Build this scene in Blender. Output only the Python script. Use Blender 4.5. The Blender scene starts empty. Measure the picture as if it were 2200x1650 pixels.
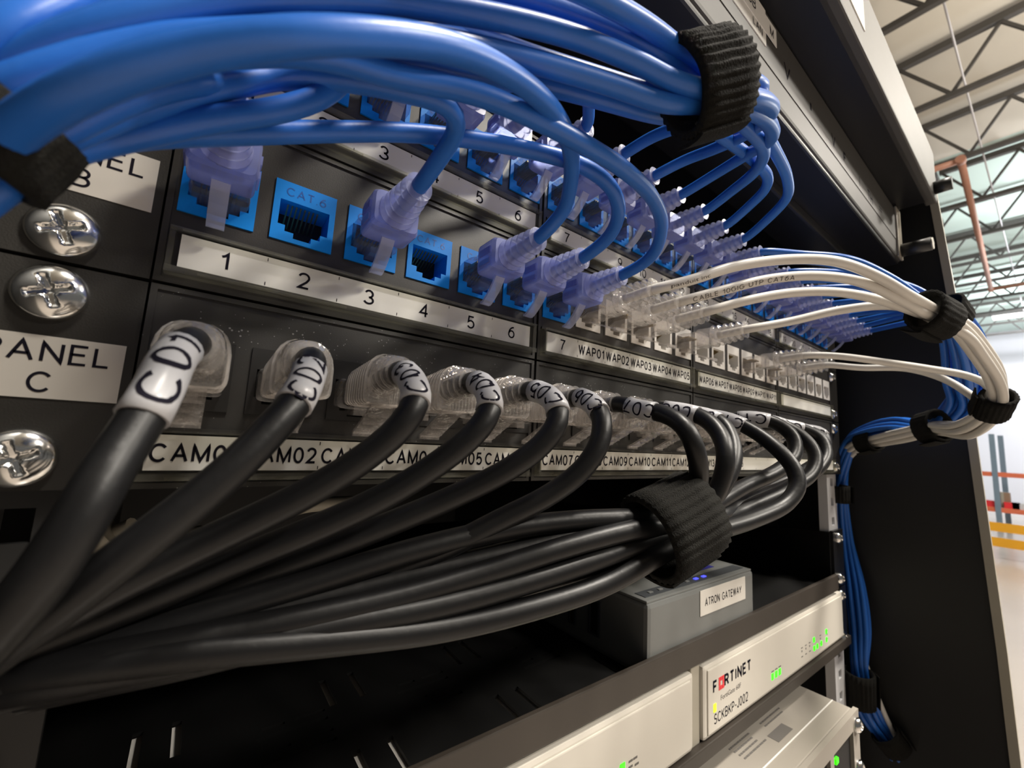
import bpy, bmesh, math, random
from mathutils import Vector, Matrix
random.seed(7)
MM = 0.001                        # every length below is in millimetres, built at real size
SC = bpy.context.scene
COL = SC.collection

# ------------------------------------------------------------------ camera
cam_d = bpy.data.cameras.new('camera'); cam = bpy.data.objects.new('camera', cam_d); COL.objects.link(cam)
_r, _u, _b = [Vector(v) for v in [(0.794426, -0.604869, 0.054963), (-0.122913, -0.071488, 0.989839), (-0.594794, -0.793109, -0.131138)]]
cam.matrix_world = Matrix.Translation(Vector((11.842, -116.88, -29.552)) * MM) @ Matrix((_r, _u, _b)).transposed().to_4x4()
cam_d.sensor_width = 36.0; cam_d.lens = 36.0 * 889.6209 / 2200.0
cam_d.clip_start = 0.003; cam_d.clip_end = 200
cam_d.dof.use_dof = True; cam_d.dof.focus_distance = 0.128; cam_d.dof.aperture_fstop = 22.0
SC.camera = cam
# ------------------------------------------------------------------ colour and world
vs = SC.view_settings
vs.view_transform = 'Standard'; vs.look = 'None'; vs.gamma = 1.0; vs.use_curve_mapping = False
vs.exposure = 0.2
W = bpy.data.worlds.new('hall_air'); SC.world = W; W.use_nodes = True
bg = W.node_tree.nodes['Background']; bg.inputs[0].default_value = (1.0, 0.97, 0.93, 1); bg.inputs[1].default_value = 0.10
try:
    SC.cycles.use_denoising = True
    SC.cycles.max_bounces = 10; SC.cycles.transparent_max_bounces = 24; SC.cycles.caustics_reflective = False; SC.cycles.caustics_refractive = False
    SC.cycles.sample_clamp_indirect = 3.0
except Exception:
    pass
def area(name, loc, target, sx, sy, power, col):
    l = bpy.data.lights.new(name, 'AREA'); l.shape = 'RECTANGLE'; l.size = sx; l.size_y = sy; l.energy = power; l.color = col
    o = bpy.data.objects.new(name, l); COL.objects.link(o); o.location = Vector(loc) * MM
    d = (Vector(target) - Vector(loc)); o.rotation_euler = d.to_track_quat('-Z', 'Y').to_euler()
    return o
WARM = (1.0, 0.93, 0.83)
area('high_bay_light', (1300, -2000, 5400), (300, 0, 0), 1.3, 0.6, 520, WARM)
area('high_bay_light', (4200, -5600, 5400), (300, 0, 0), 1.3, 0.6, 500, WARM)
area('high_bay_light', (8500, -4500, 5400), (8500, -4500, 0), 1.3, 0.6, 500, WARM)
area('high_bay_light', (16500, -2500, 5400), (16500, -2500, 0), 1.3, 0.6, 350, (1, .95, .9))
area('high_bay_light', (26000, -1500, 5400), (32000, -500, 0), 1.3, 0.6, 1000, (.95, .96, 1))
area('deck_fill_light', (8500, -3500, 5000), (8500, -2500, 7000), 2.0, 1.0, 260, WARM)  # upward fill lights, added to brighten the roof deck
area('deck_fill_light', (16500, -2500, 5000), (16500, -1500, 7000), 2.0, 1.0, 420, (.97, .98, 1))
area('deck_fill_light', (25000, -1500, 5000), (25000, -500, 7000), 2.0, 1.0, 520, (.97, .98, 1))

# ------------------------------------------------------------------ materials
def mat(name, col, rough=0.5, metal=0.0, spec=0.5, noise=None, bump=None, coat=0.0, emit=None, specks=None, sheen=0.0):
    m = bpy.data.materials.new(name); m.use_nodes = True; nt = m.node_tree; N = nt.nodes; L = nt.links
    p = N['Principled BSDF']
    p.inputs['Base Color'].default_value = (*col, 1); p.inputs['Roughness'].default_value = rough
    p.inputs['Metallic'].default_value = metal; p.inputs['Specular IOR Level'].default_value = spec
    p.inputs['Coat Weight'].default_value = coat
    if sheen: p.inputs['Sheen Weight'].default_value = sheen
    tc = N.new('ShaderNodeTexCoord')
    src = None
    if noise:
        sc, amt = noise
        n = N.new('ShaderNodeTexNoise'); n.inputs['Scale'].default_value = sc; n.inputs['Detail'].default_value = 4
        L.new(tc.outputs['Object'], n.inputs['Vector'])
        mx = N.new('ShaderNodeMix'); mx.data_type = 'RGBA'
        mx.inputs[6].default_value = (*[c * (1 - amt) for c in col], 1); mx.inputs[7].default_value = (*[min(1, c * (1 + amt)) for c in col], 1)
        L.new(n.outputs['Fac'], mx.inputs[0]); L.new(mx.outputs[2], p.inputs['Base Color']); src = mx.outputs[2]
    if specks:
        v = N.new('ShaderNodeTexVoronoi'); v.inputs['Scale'].default_value = specks[0]; L.new(tc.outputs['Object'], v.inputs['Vector'])
        n2 = N.new('ShaderNodeTexNoise'); n2.inputs['Scale'].default_value = specks[0] * 0.08; L.new(tc.outputs['Object'], n2.inputs['Vector'])
        rr = N.new('ShaderNodeMapRange'); rr.inputs[1].default_value = 0.42; rr.inputs[2].default_value = 0.7; rr.inputs[3].default_value = 0.0; rr.inputs[4].default_value = 0.22
        L.new(n2.outputs['Fac'], rr.inputs[0])
        lt = N.new('ShaderNodeMath'); lt.operation = 'LESS_THAN'; L.new(v.outputs['Distance'], lt.inputs[0]); L.new(rr.outputs[0], lt.inputs[1])
        ml = N.new('ShaderNodeMath'); ml.operation = 'MULTIPLY'; ml.inputs[1].default_value = specks[1]; L.new(lt.outputs[0], ml.inputs[0])
        m2 = N.new('ShaderNodeMix'); m2.data_type = 'RGBA'; m2.inputs[7].default_value = (0.45, 0.45, 0.44, 1)
        if src: L.new(src, m2.inputs[6])
        else: m2.inputs[6].default_value = (*col, 1)
        L.new(ml.outputs[0], m2.inputs[0]); L.new(m2.outputs[2], p.inputs['Base Color'])
    if bump:
        n = N.new('ShaderNodeTexNoise'); n.inputs['Scale'].default_value = bump[0]; n.inputs['Detail'].default_value = 3
        L.new(tc.outputs['Object'], n.inputs['Vector'])
        b = N.new('ShaderNodeBump'); b.inputs['Strength'].default_value = bump[1]; b.inputs['Distance'].default_value = bump[2]
        L.new(n.outputs['Fac'], b.inputs['Height']); L.new(b.outputs[0], p.inputs['Normal'])
    if emit:
        p.inputs['Emission Color'].default_value = (*emit[0], 1); p.inputs['Emission Strength'].default_value = emit[1]
    return m
def clear(name, tint, milk, milk_col, rough=0.08, ior=1.5, shine=1.0, ripple=0.0):
    m = bpy.data.materials.new(name); m.use_nodes = True; nt = m.node_tree; N = nt.nodes; L = nt.links
    N.remove(N['Principled BSDF']); out = N['Material Output']
    t = N.new('ShaderNodeBsdfTransparent'); t.inputs[0].default_value = (*tint, 1)
    d = N.new('ShaderNodeBsdfDiffuse'); d.inputs[0].default_value = (*milk_col, 1)
    tr = N.new('ShaderNodeBsdfTranslucent'); tr.inputs[0].default_value = (*milk_col, 1)
    dm = N.new('ShaderNodeMixShader'); dm.inputs[0].default_value = 0.4; L.new(d.outputs[0], dm.inputs[1]); L.new(tr.outputs[0], dm.inputs[2])
    a = N.new('ShaderNodeMixShader'); a.inputs[0].default_value = milk; L.new(t.outputs[0], a.inputs[1]); L.new(dm.outputs[0], a.inputs[2])
    g = N.new('ShaderNodeBsdfGlossy'); g.inputs['Roughness'].default_value = rough
    if ripple:
        tcn = N.new('ShaderNodeTexCoord'); nz = N.new('ShaderNodeTexNoise'); nz.inputs['Scale'].default_value = 420; nz.inputs['Detail'].default_value = 2
        L.new(tcn.outputs['Object'], nz.inputs['Vector']); bp = N.new('ShaderNodeBump'); bp.inputs['Strength'].default_value = ripple; bp.inputs['Distance'].default_value = .001
        L.new(nz.outputs['Fac'], bp.inputs['Height']); L.new(bp.outputs[0], g.inputs['Normal'])
    lw = N.new('ShaderNodeFresnel'); lw.inputs[0].default_value = ior
    geo = N.new('ShaderNodeNewGeometry')
    fr = N.new('ShaderNodeMath'); fr.operation = 'SUBTRACT'; fr.inputs[0].default_value = 1.0; fr.use_clamp = True; L.new(geo.outputs['Backfacing'], fr.inputs[1])
    mu = N.new('ShaderNodeMath'); mu.operation = 'MULTIPLY'; L.new(lw.outputs[0], mu.inputs[0]); L.new(fr.outputs[0], mu.inputs[1])
    mv = N.new('ShaderNodeMath'); mv.operation = 'MULTIPLY'; mv.inputs[1].default_value = shine; L.new(mu.outputs[0], mv.inputs[0])
    b = N.new('ShaderNodeMixShader'); L.new(mv.outputs[0], b.inputs[0]); L.new(a.outputs[0], b.inputs[1]); L.new(g.outputs[0], b.inputs[2])
    L.new(b.outputs[0], out.inputs['Surface'])
    return m
M = dict(
    rim=clear('clear_holder_rim', (.85,.85,.80), .10, (.7,.68,.6), .06),
    ear=mat('black_powder_coat', (.020, .018, .015), .55, noise=(60, .25), bump=(2500, .25, .0002)),
    face=mat('black_panel_plastic', (.030, .027, .024), .42, noise=(120, .3), bump=(3000, .2, .0001)),
    facec=mat('dusty_black_panel', (.040, .038, .035), .42, noise=(100, .35), specks=(900, .55), bump=(3000, .2, .0001)),
    rack=mat('rack_black', (.006, .006, .006), .5, noise=(30, .2)),
    shelf=mat('shelf_black', (.004, .004, .004), .6, spec=.2, noise=(40, .2)),
    lip=mat('shelf_lip_brown_black', (.035, .028, .022), .5, noise=(40, .15)),
    zinc=mat('zinc_rail', (.86, .86, .88), .35, .25, noise=(40, .08)),
    chrome=mat('nickel_screw', (.80, .80, .78), .16, 1.0, noise=(400, .1)),
    blue_jack=mat('cyan_blue_plastic', (.002, .24, .78), .45, spec=.25, noise=(200, .08)),
    blue_txt=mat('jack_emboss_blue', (.001, .09, .40), .4),
    white_jack=mat('white_jack_plastic', (.84, .81, .76), .4, noise=(200, .04)),
    black_jack=mat('black_jack_plastic', (.018, .017, .016), .45, noise=(200, .2)),
    hole=mat('jack_interior', (.003, .003, .004), .6),
    pin=mat('gold_pin', (.30, .22, .10), .4, 1.0),
    card=mat('white_label_paper', (.80, .79, .76), .7, spec=.1, noise=(30, .05)),
    tape=mat('white_label_tape', (.62, .59, .54), .6, spec=.15, noise=(60, .06)),
    ink=mat('black_ink', (.012, .011, .018), .8, spec=.05),
    inkg=mat('grey_ink', (.15, .14, .13), .7, spec=.1),
    blue=mat('blue_cable_jacket', (.018, .125, .50), .36, spec=.4, noise=(90, .12), bump=(600, .12, .0002)),
    black=mat('black_cable_jacket', (.006, .006, .0065), .40, spec=.32, noise=(90, .25), bump=(500, .18, .0003)),
    white=mat('white_cable_jacket', (.72, .69, .64), .35, noise=(90, .05), bump=(600, .10, .0002)),
    wrap=mat('white_heat_shrink', (.44, .44, .46), .32, noise=(90, .05)),
    hoodm=clear('clear_hood', (.90, .89, .88), .10, (.9, .86, .82), .06, 1.5, 2.2, .5),
    ridgem=clear('hood_ridges', (.92, .90, .88), .26, (1, .96, .92), .05, 1.6, 2.4, .3),  # real ridges, milkier than the hood to put highlights into the colour
    plug=clear('clear_plug', (.72, .80, .93), .16, (.55, .62, .80), .06),
    plugw=clear('clear_plug_white', (.95, .93, .91), .20, (1, .95, .91), .05, 1.55, 2.0, .4),
    boot=clear('lavender_boot', (.62, .68, .93), .58, (.36, .40, .70), .22),
    bootw=clear('clear_boot', (.93, .92, .91), .20, (1, .95, .91), .07, 1.55, 2.2, .7),
    bootr=clear('pale_lavender_boot', (.80, .83, .96), .40, (.60, .63, .88), .24, 1.5, 1.0, .3),
    latch=clear('pale_latch', (.85, .88, .96), .42, (.70, .73, .88), .12),
    cover=clear('clear_label_cover', (.99, .99, .985), .0, (.9, .9, .9), .05, 1.45, .16),
    strap=mat('black_hook_and_loop', (.008, .0075, .006), .9, spec=.2, noise=(700, .5), bump=(2600, .8, .0006)),
    device=mat('grey_device_metal', (.066, .063, .057), .5, .1, noise=(40, .12)),
    deviceb=mat('dark_device_metal', (.008, .008, .009), .35),
    gate=mat('gateway_grey', (.15, .155, .15), .42, noise=(50, .06)),
    gated=mat('gateway_dark_side', (.05, .055, .06), .45),
    boxm=mat('grey_beige_box', (.34, .31, .27), .45, noise=(30, .05)),
    fort=mat('ivory_device', (.60, .565, .50), .42, noise=(30, .04)),
    red=mat('red_print', (.75, .03, .04), .5),
    navy=mat('navy_print', (.02, .02, .18), .5),
    led=mat('green_led', (.05, .5, .02), .4, emit=((.03, 1, .0), 1.5)),
    ledy=mat('yellow_led', (.5, .5, .02), .4, emit=((.75, 1, .02), 1.1)),
    ledb=mat('blue_led', (.05, .05, .6), .4, emit=((.06, .07, 1), 1.8)),
    yellow=mat('yellow_plastic', (.75, .45, .01), .45),
    beige=mat('beige_plastic', (.36, .34, .28), .5),
    brown=mat('brown_bracket', (.06, .045, .03), .5),
    knobm=mat('black_knob', (.015, .015, .014), .4),
    frame=mat('cabinet_edge', (.42, .39, .32), .45, .2, noise=(20, .12)),
    deck=mat('roof_deck_cream', (.62, .58, .50), .7, noise=(.5, .06)),
    deck_daylight=mat('roof_deck_daylight_tint', (.60, .74, .69), .7, noise=(.4, .06)),  # skylight daylight on the far deck, put into the colour as a mint tint
    steel=mat('dark_steel', (.075, .070, .065), .6, noise=(3, .3)),
    steell=mat('grey_steel', (.20, .21, .23), .6, noise=(3, .2)),
    pipe=mat('copper_red_pipe', (.45, .22, .15), .5, noise=(2, .2)),
    wall=mat('white_wall', (.62, .62, .66), .7, noise=(.3, .03)),
    floor=mat('polished_concrete', (.42, .37, .33), .22, noise=(.5, .18)),
    orange=mat('orange_beam', (.72, .17, .08), .5, noise=(4, .1)),
    rackblue=mat('blue_grey_upright', (.18, .25, .32), .5, noise=(4, .1)),
    rail=mat('safety_yellow', (.85, .42, .02), .45, noise=(4, .08)),
    cardb=mat('brown_cardboard', (.28, .18, .12), .8, noise=(4, .15)),
    lampm=mat('lamp_diffuser', (1, 1, 1), .5, emit=((1, .93, .85), 14.0)),
)

# ------------------------------------------------------------------ geometry helpers
class MB:
    def __init__(s): s.v = []; s.f = []; s.mi = []; s.sm = []
    def face(s, idx, mi=0, sm=False): s.f.append(idx); s.mi.append(mi); s.sm.append(sm)
    def box(s, x0, x1, y0, y1, z0, z1, mi=0):
        b = len(s.v); s.v += [(x, y, z) for x in (x0, x1) for y in (y0, y1) for z in (z0, z1)]
        for q in ((0, 1, 3, 2), (4, 6, 7, 5), (0, 4, 5, 1), (2, 3, 7, 6), (0, 2, 6, 4), (1, 5, 7, 3)): s.face([b + i for i in q], mi)
        return s
    def bbox(s, x0, x1, y0, y1, z0, z1, c=0.6, mi=0):
        # box with its four edges along each face chamfered (a small bevel)
        bm = bmesh.new(); bmesh.ops.create_cube(bm, size=1)
        for v in bm.verts: v.co = Vector(((x0 + x1) / 2 + v.co.x * (x1 - x0), (y0 + y1) / 2 + v.co.y * (y1 - y0), (z0 + z1) / 2 + v.co.z * (z1 - z0)))
        bmesh.ops.bevel(bm, geom=bm.edges[:], offset=c, segments=2, affect='EDGES', profile=0.6)
        bm.verts.index_update(); b = len(s.v); s.v += [tuple(v.co) for v in bm.verts]
        for f in bm.faces: s.face([b + v.index for v in f.verts], mi, False)
        bm.free(); return s
    def rings(s, rings, mi=0, cap=True, sm=True):
        n = len(rings[0]); b = len(s.v)
        for r in rings: s.v += [tuple(p) for p in r]
        for k in range(len(rings) - 1):
            for i in range(n):
                j = (i + 1) % n
                s.face([b + k * n + i, b + k * n + j, b + (k + 1) * n + j, b + (k + 1) * n + i], mi, sm)
        if cap:
            s.face([b + i for i in range(n)][::-1], mi); s.face([b + (len(rings) - 1) * n + i for i in range(n)], mi)
        return s
    def tube(s, pts, r, n=12, mi=0, cap=True):
        P = [Vector(p) for p in pts]; T = []
        for i in range(len(P)):
            t = P[min(i + 1, len(P) - 1)] - P[max(i - 1, 0)]
            T.append(t.normalized() if t.length > 1e-6 else Vector((1, 0, 0)))
        nrm = T[0].orthogonal().normalized(); R = []
        for i in range(len(P)):
            nrm = (nrm - T[i] * nrm.dot(T[i])).normalized(); bn = T[i].cross(nrm)
            rr = r[i] if hasattr(r, '__len__') else r
            R.append([P[i] + nrm * (rr * math.cos(2 * math.pi * k / n)) + bn * (rr * math.sin(2 * math.pi * k / n)) for k in range(n)])
        return s.rings(R, mi, cap)
    def cyl(s, p0, p1, r, n=16, mi=0, r1=None): return s.tube([p0, p1], [r, r if r1 is None else r1], n, mi)
    def beam(s, p0, p1, w, h, mi=0):
        p0 = Vector(p0); p1 = Vector(p1); t = (p1 - p0).normalized()
        up = Vector((0, 0, 1)) if abs(t.z) < .9 else Vector((1, 0, 0)); a = t.cross(up).normalized(); c = a.cross(t)
        R = [[p + a * (w / 2 * i) + c * (h / 2 * j) for i, j in ((-1, -1), (1, -1), (1, 1), (-1, 1))] for p in (p0, p1)]
        return s.rings(R, mi, True, False)
    def plate(s, a0, a1, b0, b1, t0, t1, holes=(), ax='xz', mi=0):
        # slab in the plane given by ax with rectangular through holes
        A = sorted({a0, a1, *[h[0] for h in holes], *[h[1] for h in holes]}); B = sorted({b0, b1, *[h[2] for h in holes], *[h[3] for h in holes]})
        A = [x for x in A if a0 <= x <= a1]; B = [x for x in B if b0 <= x <= b1]
        def solid(i, j):
            if i < 0 or j < 0 or i >= len(A) - 1 or j >= len(B) - 1: return False
            ca = (A[i] + A[i + 1]) / 2; cb = (B[j] + B[j + 1]) / 2
            return not any(h[0] < ca < h[1] and h[2] < cb < h[3] for h in holes)
        def pt(a, b, t): return (a, t, b) if ax == 'xz' else ((a, b, t) if ax == 'xy' else (t, a, b))
        vid = {}
        def V(i, j, k):
            if (i, j, k) not in vid: vid[(i, j, k)] = len(s.v); s.v.append(pt(A[i], B[j], t0 if k == 0 else t1))
            return vid[(i, j, k)]
        for i in range(len(A) - 1):
            for j in range(len(B) - 1):
                if not solid(i, j): continue
                s.face([V(i, j, 0), V(i + 1, j, 0), V(i + 1, j + 1, 0), V(i, j + 1, 0)], mi)
                s.face([V(i, j, 1), V(i, j + 1, 1), V(i + 1, j + 1, 1), V(i + 1, j, 1)], mi)
                for di, dj, e in ((-1, 0, ((0, 0), (0, 1))), (1, 0, ((1, 1), (1, 0))), (0, -1, ((1, 0), (0, 0))), (0, 1, ((0, 1), (1, 1)))):
                    if not solid(i + di, j + dj):
                        (p, q), (r, t) = e
                        s.face([V(i + p, j + q, 0), V(i + r, j + t, 0), V(i + r, j + t, 1), V(i + p, j + q, 1)], mi)
        return s
    def mesh(s, name, mats):
        me = bpy.data.meshes.new(name); me.from_pydata([tuple(c * MM for c in v) for v in s.v], [], s.f)
        for m in (mats if isinstance(mats, (list, tuple)) else [mats]): me.materials.append(M[m])
        me.polygons.foreach_set('material_index', s.mi); me.polygons.foreach_set('use_smooth', s.sm)
        bm = bmesh.new(); bm.from_mesh(me); bmesh.ops.recalc_face_normals(bm, faces=bm.faces[:]); bm.to_mesh(me); bm.free()
        me.update(); return me
    def obj(s, name, mats, parent=None, loc=(0, 0, 0)):
        return link(name, s.mesh(name, mats), parent, loc)
def link(name, me, parent=None, loc=(0, 0, 0)):
    o = bpy.data.objects.new(name, me); COL.objects.link(o); o.location = Vector(loc) * MM
    if parent: o.parent = parent
    return o
def tag(o, label, cat, group=None):
    o['label'] = label; o['category'] = cat
    if group: o['group'] = group
    return o
def thing(name, label, cat, loc=(0, 0, 0), group=None):
    o = bpy.data.objects.new(name, None); COL.objects.link(o); o.location = Vector(loc) * MM; o.empty_display_size = .01
    return tag(o, label, cat, group)
def struct(o): o['kind'] = 'structure'; return o
def spline(pts, step=2.0):
    P = [Vector(p) for p in pts]; P = [P[0] * 2 - P[1]] + P + [P[-1] * 2 - P[-2]]; out = []
    for i in range(1, len(P) - 2):
        p0, p1, p2, p3 = P[i - 1:i + 3]
        t0 = 0; t1 = max(1e-3, (p1 - p0).length) ** .5; t2 = t1 + max(1e-3, (p2 - p1).length) ** .5; t3 = t2 + max(1e-3, (p3 - p2).length) ** .5
        n = max(2, int((p2 - p1).length / step))
        for k in range(n):
            t = t1 + (t2 - t1) * k / n
            a1 = p0 * ((t1 - t) / (t1 - t0)) + p1 * ((t - t0) / (t1 - t0)); a2 = p1 * ((t2 - t) / (t2 - t1)) + p2 * ((t - t1) / (t2 - t1)); a3 = p2 * ((t3 - t) / (t3 - t2)) + p3 * ((t - t2) / (t3 - t2))
            b1 = a1 * ((t2 - t) / (t2 - t0)) + a2 * ((t - t0) / (t2 - t0)); b2 = a2 * ((t3 - t) / (t3 - t1)) + a3 * ((t - t1) / (t3 - t1))
            out.append(b1 * ((t2 - t) / (t2 - t1)) + b2 * ((t - t1) / (t2 - t1)))
    out.append(P[-2])
    for _ in range(2):
        out = [out[0]] + [(out[i - 1] + out[i] * 2 + out[i + 1]) / 4 for i in range(1, len(out) - 1)] + [out[-1]]
    return out

# ------------------------------------------------------------------ lettering (flat print made of outline glyph meshes)
WORDS = [str(i) for i in range(1, 25)] + ['WAP%02d' % i for i in range(1, 12)] + ['CAM%02d' % i for i in range(1, 16)] + ['C%02d' % i for i in range(1, 16)] + \
    ['PANEL', 'A', 'B', 'C', 'CAT.6', 'ATRON GATEWAY', 'F', 'RTINET', 'SCKBKP-J002', 'FortiGate 60F', 'V', 'I', 'TH', 'N', 'Connection', 'M', 'CABLE 10GIG UTP CAT6A', 'panduit inc', 'USB', 'LAN', 'WAN', 'NX', '=']
_cv = {}
for w in WORDS:
    c = bpy.data.curves.new('glyphs', 'FONT'); c.body = w; c.resolution_u = 3
    o = bpy.data.objects.new('glyphs', c); COL.objects.link(o); _cv[w] = o
bpy.context.view_layer.update(); _dg = bpy.context.evaluated_depsgraph_get(); GL = {}
for w, o in _cv.items():
    me = o.evaluated_get(_dg).to_mesh(); vv = [(v.co.x, v.co.y) for v in me.vertices]; ff = [list(p.vertices) for p in me.polygons]
    x0 = min(v[0] for v in vv); x1 = max(v[0] for v in vv); y0 = min(v[1] for v in vv); y1 = max(v[1] for v in vv)
    GL[w] = ([(v[0] - x0, v[1] - y0) for v in vv], ff, x1 - x0, y1 - y0)
for o in _cv.values(): c = o.data; bpy.data.objects.remove(o); bpy.data.curves.remove(c)
# label-maker lettering: each letter is a set of pen strokes, cap height 1
def _arc(cx, cy, rx, ry, a0, a1, n=12): return [(cx + rx * math.cos(math.radians(a0 + (a1 - a0) * i / n)), cy + ry * math.sin(math.radians(a0 + (a1 - a0) * i / n))) for i in range(n + 1)]
STROKES = {
 '0': (.56, [_arc(.28, .5, .28, .5, 0, 360, 24)]), 'O': (.74, [_arc(.37, .5, .37, .5, 0, 360, 24)]),
 '1': (.30, [[(.0, .76), (.14, .84), (.26, 1), (.26, 0)]]),
 '2': (.56, [_arc(.28, .72, .27, .28, 165, -20) + [(.42, .42), (.02, .0), (.56, .0)]]),
 '3': (.56, [_arc(.27, .74, .24, .26, 160, -90), _arc(.27, .25, .29, .25, 80, -160)]),
 '4': (.58, [[(.42, 0), (.42, 1), (.0, .30), (.58, .30)]]),
 '5': (.56, [[(.50, 1), (.09, 1), (.04, .52)] + _arc(.27, .32, .28, .32, 130, -150)]),
 '6': (.56, [_arc(.28, .32, .27, .32, 0, 360, 20), _arc(.52, .32, .51, .68, 180, 92, 8)]),
 '7': (.54, [[(.0, 1), (.54, 1), (.30, .5), (.18, 0)]]),
 '8': (.56, [_arc(.28, .75, .22, .25, 0, 360, 18), _arc(.28, .26, .28, .26, 0, 360, 18)]),
 '9': (.56, [_arc(.28, .68, .27, .32, 0, 360, 20), _arc(.04, .68, .51, .68, 0, -88, 8)]),
 'A': (.70, [[(0, 0), (.35, 1), (.70, 0)], [(.12, .34), (.58, .34)]]),
 'B': (.58, [[(0, 0), (0, 1), (.32, 1)] + _arc(.32, .76, .22, .24, 90, -90) + [(.0, .52)], [(.32, .52)] + _arc(.32, .26, .26, .26, 90, -90) + [(0, 0)]]),
 'C': (.70, [_arc(.37, .5, .37, .5, 40, 320, 22)]), 'E': (.52, [[(.52, 1), (0, 1), (0, 0), (.52, 0)], [(0, .53), (.46, .53)]]),
 'F': (.50, [[(.50, 1), (0, 1), (0, 0)], [(0, .52), (.42, .52)]]), 'G': (.74, [_arc(.37, .5, .37, .5, 42, 330, 22) + [(.72, .48), (.44, .48)]]),
 'I': (.06, [[(.03, 0), (.03, 1)]]), 'J': (.42, [[(.42, 1), (.42, .24)] + _arc(.21, .24, .21, .24, 0, -180)]), 'K': (.60, [[(0, 0), (0, 1)], [(.58, 1), (0, .38)], [(.2, .58), (.60, 0)]]),
 'L': (.48, [[(0, 1), (0, 0), (.48, 0)]]), 'M': (.76, [[(0, 0), (0, 1), (.38, .05), (.76, 1), (.76, 0)]]), 'N': (.62, [[(0, 0), (0, 1), (.62, 0), (.62, 1)]]),
 'P': (.56, [[(0, 0), (0, 1), (.30, 1)] + _arc(.30, .73, .26, .27, 90, -90) + [(0, .46)]]), 'R': (.60, [[(0, 0), (0, 1), (.32, 1)] + _arc(.32, .75, .24, .25, 90, -90) + [(0, .50)], [(.34, .50), (.58, 0)]]),
 'S': (.60, [_arc(.30, .74, .26, .26, 30, 250, 14) + _arc(.30, .25, .30, .26, 80, -155, 14)]), 'T': (.60, [[(0, 1), (.60, 1)], [(.30, 1), (.30, 0)]]), 'U': (.62, [[(0, 1), (0, .3)] + _arc(.31, .3, .31, .3, 180, 360) + [(.62, 1)]]),
 'V': (.66, [[(0, 1), (.33, 0), (.66, 1)]]), 'W': (.92, [[(0, 1), (.23, 0), (.46, 1), (.69, 0), (.92, 1)]]), 'X': (.64, [[(0, 0), (.62, 1)], [(.02, 1), (.64, 0)]]), 'Y': (.64, [[(0, 1), (.32, .45), (.64, 1)], [(.32, .45), (.32, 0)]]), 'H': (.62, [[(0, 0), (0, 1)], [(.62, 0), (.62, 1)], [(0, .52), (.62, .52)]]),
 '-': (.32, [[(.0, .42), (.32, .42)]]), '.': (.06, [[(.0, .03), (.06, .03)]]), '=': (.5, [[(0, .3), (.5, .3)], [(0, .7), (.5, .7)]]), ' ': (.30, []),
}
def stroke_word(word, pen=.12, gap=.17):
    vv, ff, x = [], [], 0.0
    for chx in word:
        w, polys = STROKES[chx]
        for pl in polys:
            P = []
            for i, p in enumerate(pl):          # cut long strokes so that they can bend round a cable
                if i:
                    q = pl[i - 1]; n = max(1, int(math.hypot(p[0] - q[0], p[1] - q[1]) / .14))
                    P += [(q[0] + (p[0] - q[0]) * k / n, q[1] + (p[1] - q[1]) * k / n) for k in range(1, n + 1)]
                else: P.append(p)
            n = len(P); base = len(vv); h = pen / 2
            for i, p in enumerate(P):
                a, c = P[max(0, i - 1)], P[min(n - 1, i + 1)]
                if i and i < n - 1:
                    d0 = Vector((p[0] - a[0], p[1] - a[1])); d1 = Vector((c[0] - p[0], c[1] - p[1]))
                    if d0.length < 1e-6 or d1.length < 1e-6: d0 = d1 = Vector((c[0] - a[0], c[1] - a[1]))
                    d0.normalize(); d1.normalize(); m = d0 + d1
                    if m.length < 1e-4: m = d1
                    m.normalize(); k = min(2.2, 1 / max(.35, m.dot(d1))); nx, ny = -m.y * h * k, m.x * h * k
                else:
                    d = Vector((c[0] - a[0], c[1] - a[1])); d.normalize(); nx, ny = -d.y * h, d.x * h
                y0 = p[1] * (1 - pen) + h; vv += [(x + h + p[0] + nx, y0 + ny), (x + h + p[0] - nx, y0 - ny)]
            for i in range(n - 1): b = base + 2 * i; ff.append([b, b + 1, b + 3, b + 2])
        x += w + pen + gap
    x -= gap
    return vv, ff, x, 1.0
for w in WORDS:
    if w not in ('panduit inc', 'FortiGate 60F', 'Connection'): GL[w] = stroke_word(w, .20 if w in ('F', 'RTINET') else (.15 if w[:3] in ('WAP', 'CAM') else .125))
def write(mb, w, org, h, width=None, X=(1, 0, 0), Y=(0, 0, 1), center=True, mi=0, n=(0, -1, 0)):
    """print word w with its middle (or left end) at org, capital height h"""
    vv, ff, gw, gh = GL[w]; sy = h / gh; sx = sy
    if width: sx = width / gw
    X = Vector(X); Y = Vector(Y); org = Vector(org) + Vector(n) * .04; b = len(mb.v)
    ox = -gw * sx / 2 if center else 0
    for (x, y) in vv: mb.v.append(tuple(org + X * (ox + x * sx) + Y * (y * sy - h / 2)))
    for f in ff: mb.face([b + i for i in f], mi)
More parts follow.
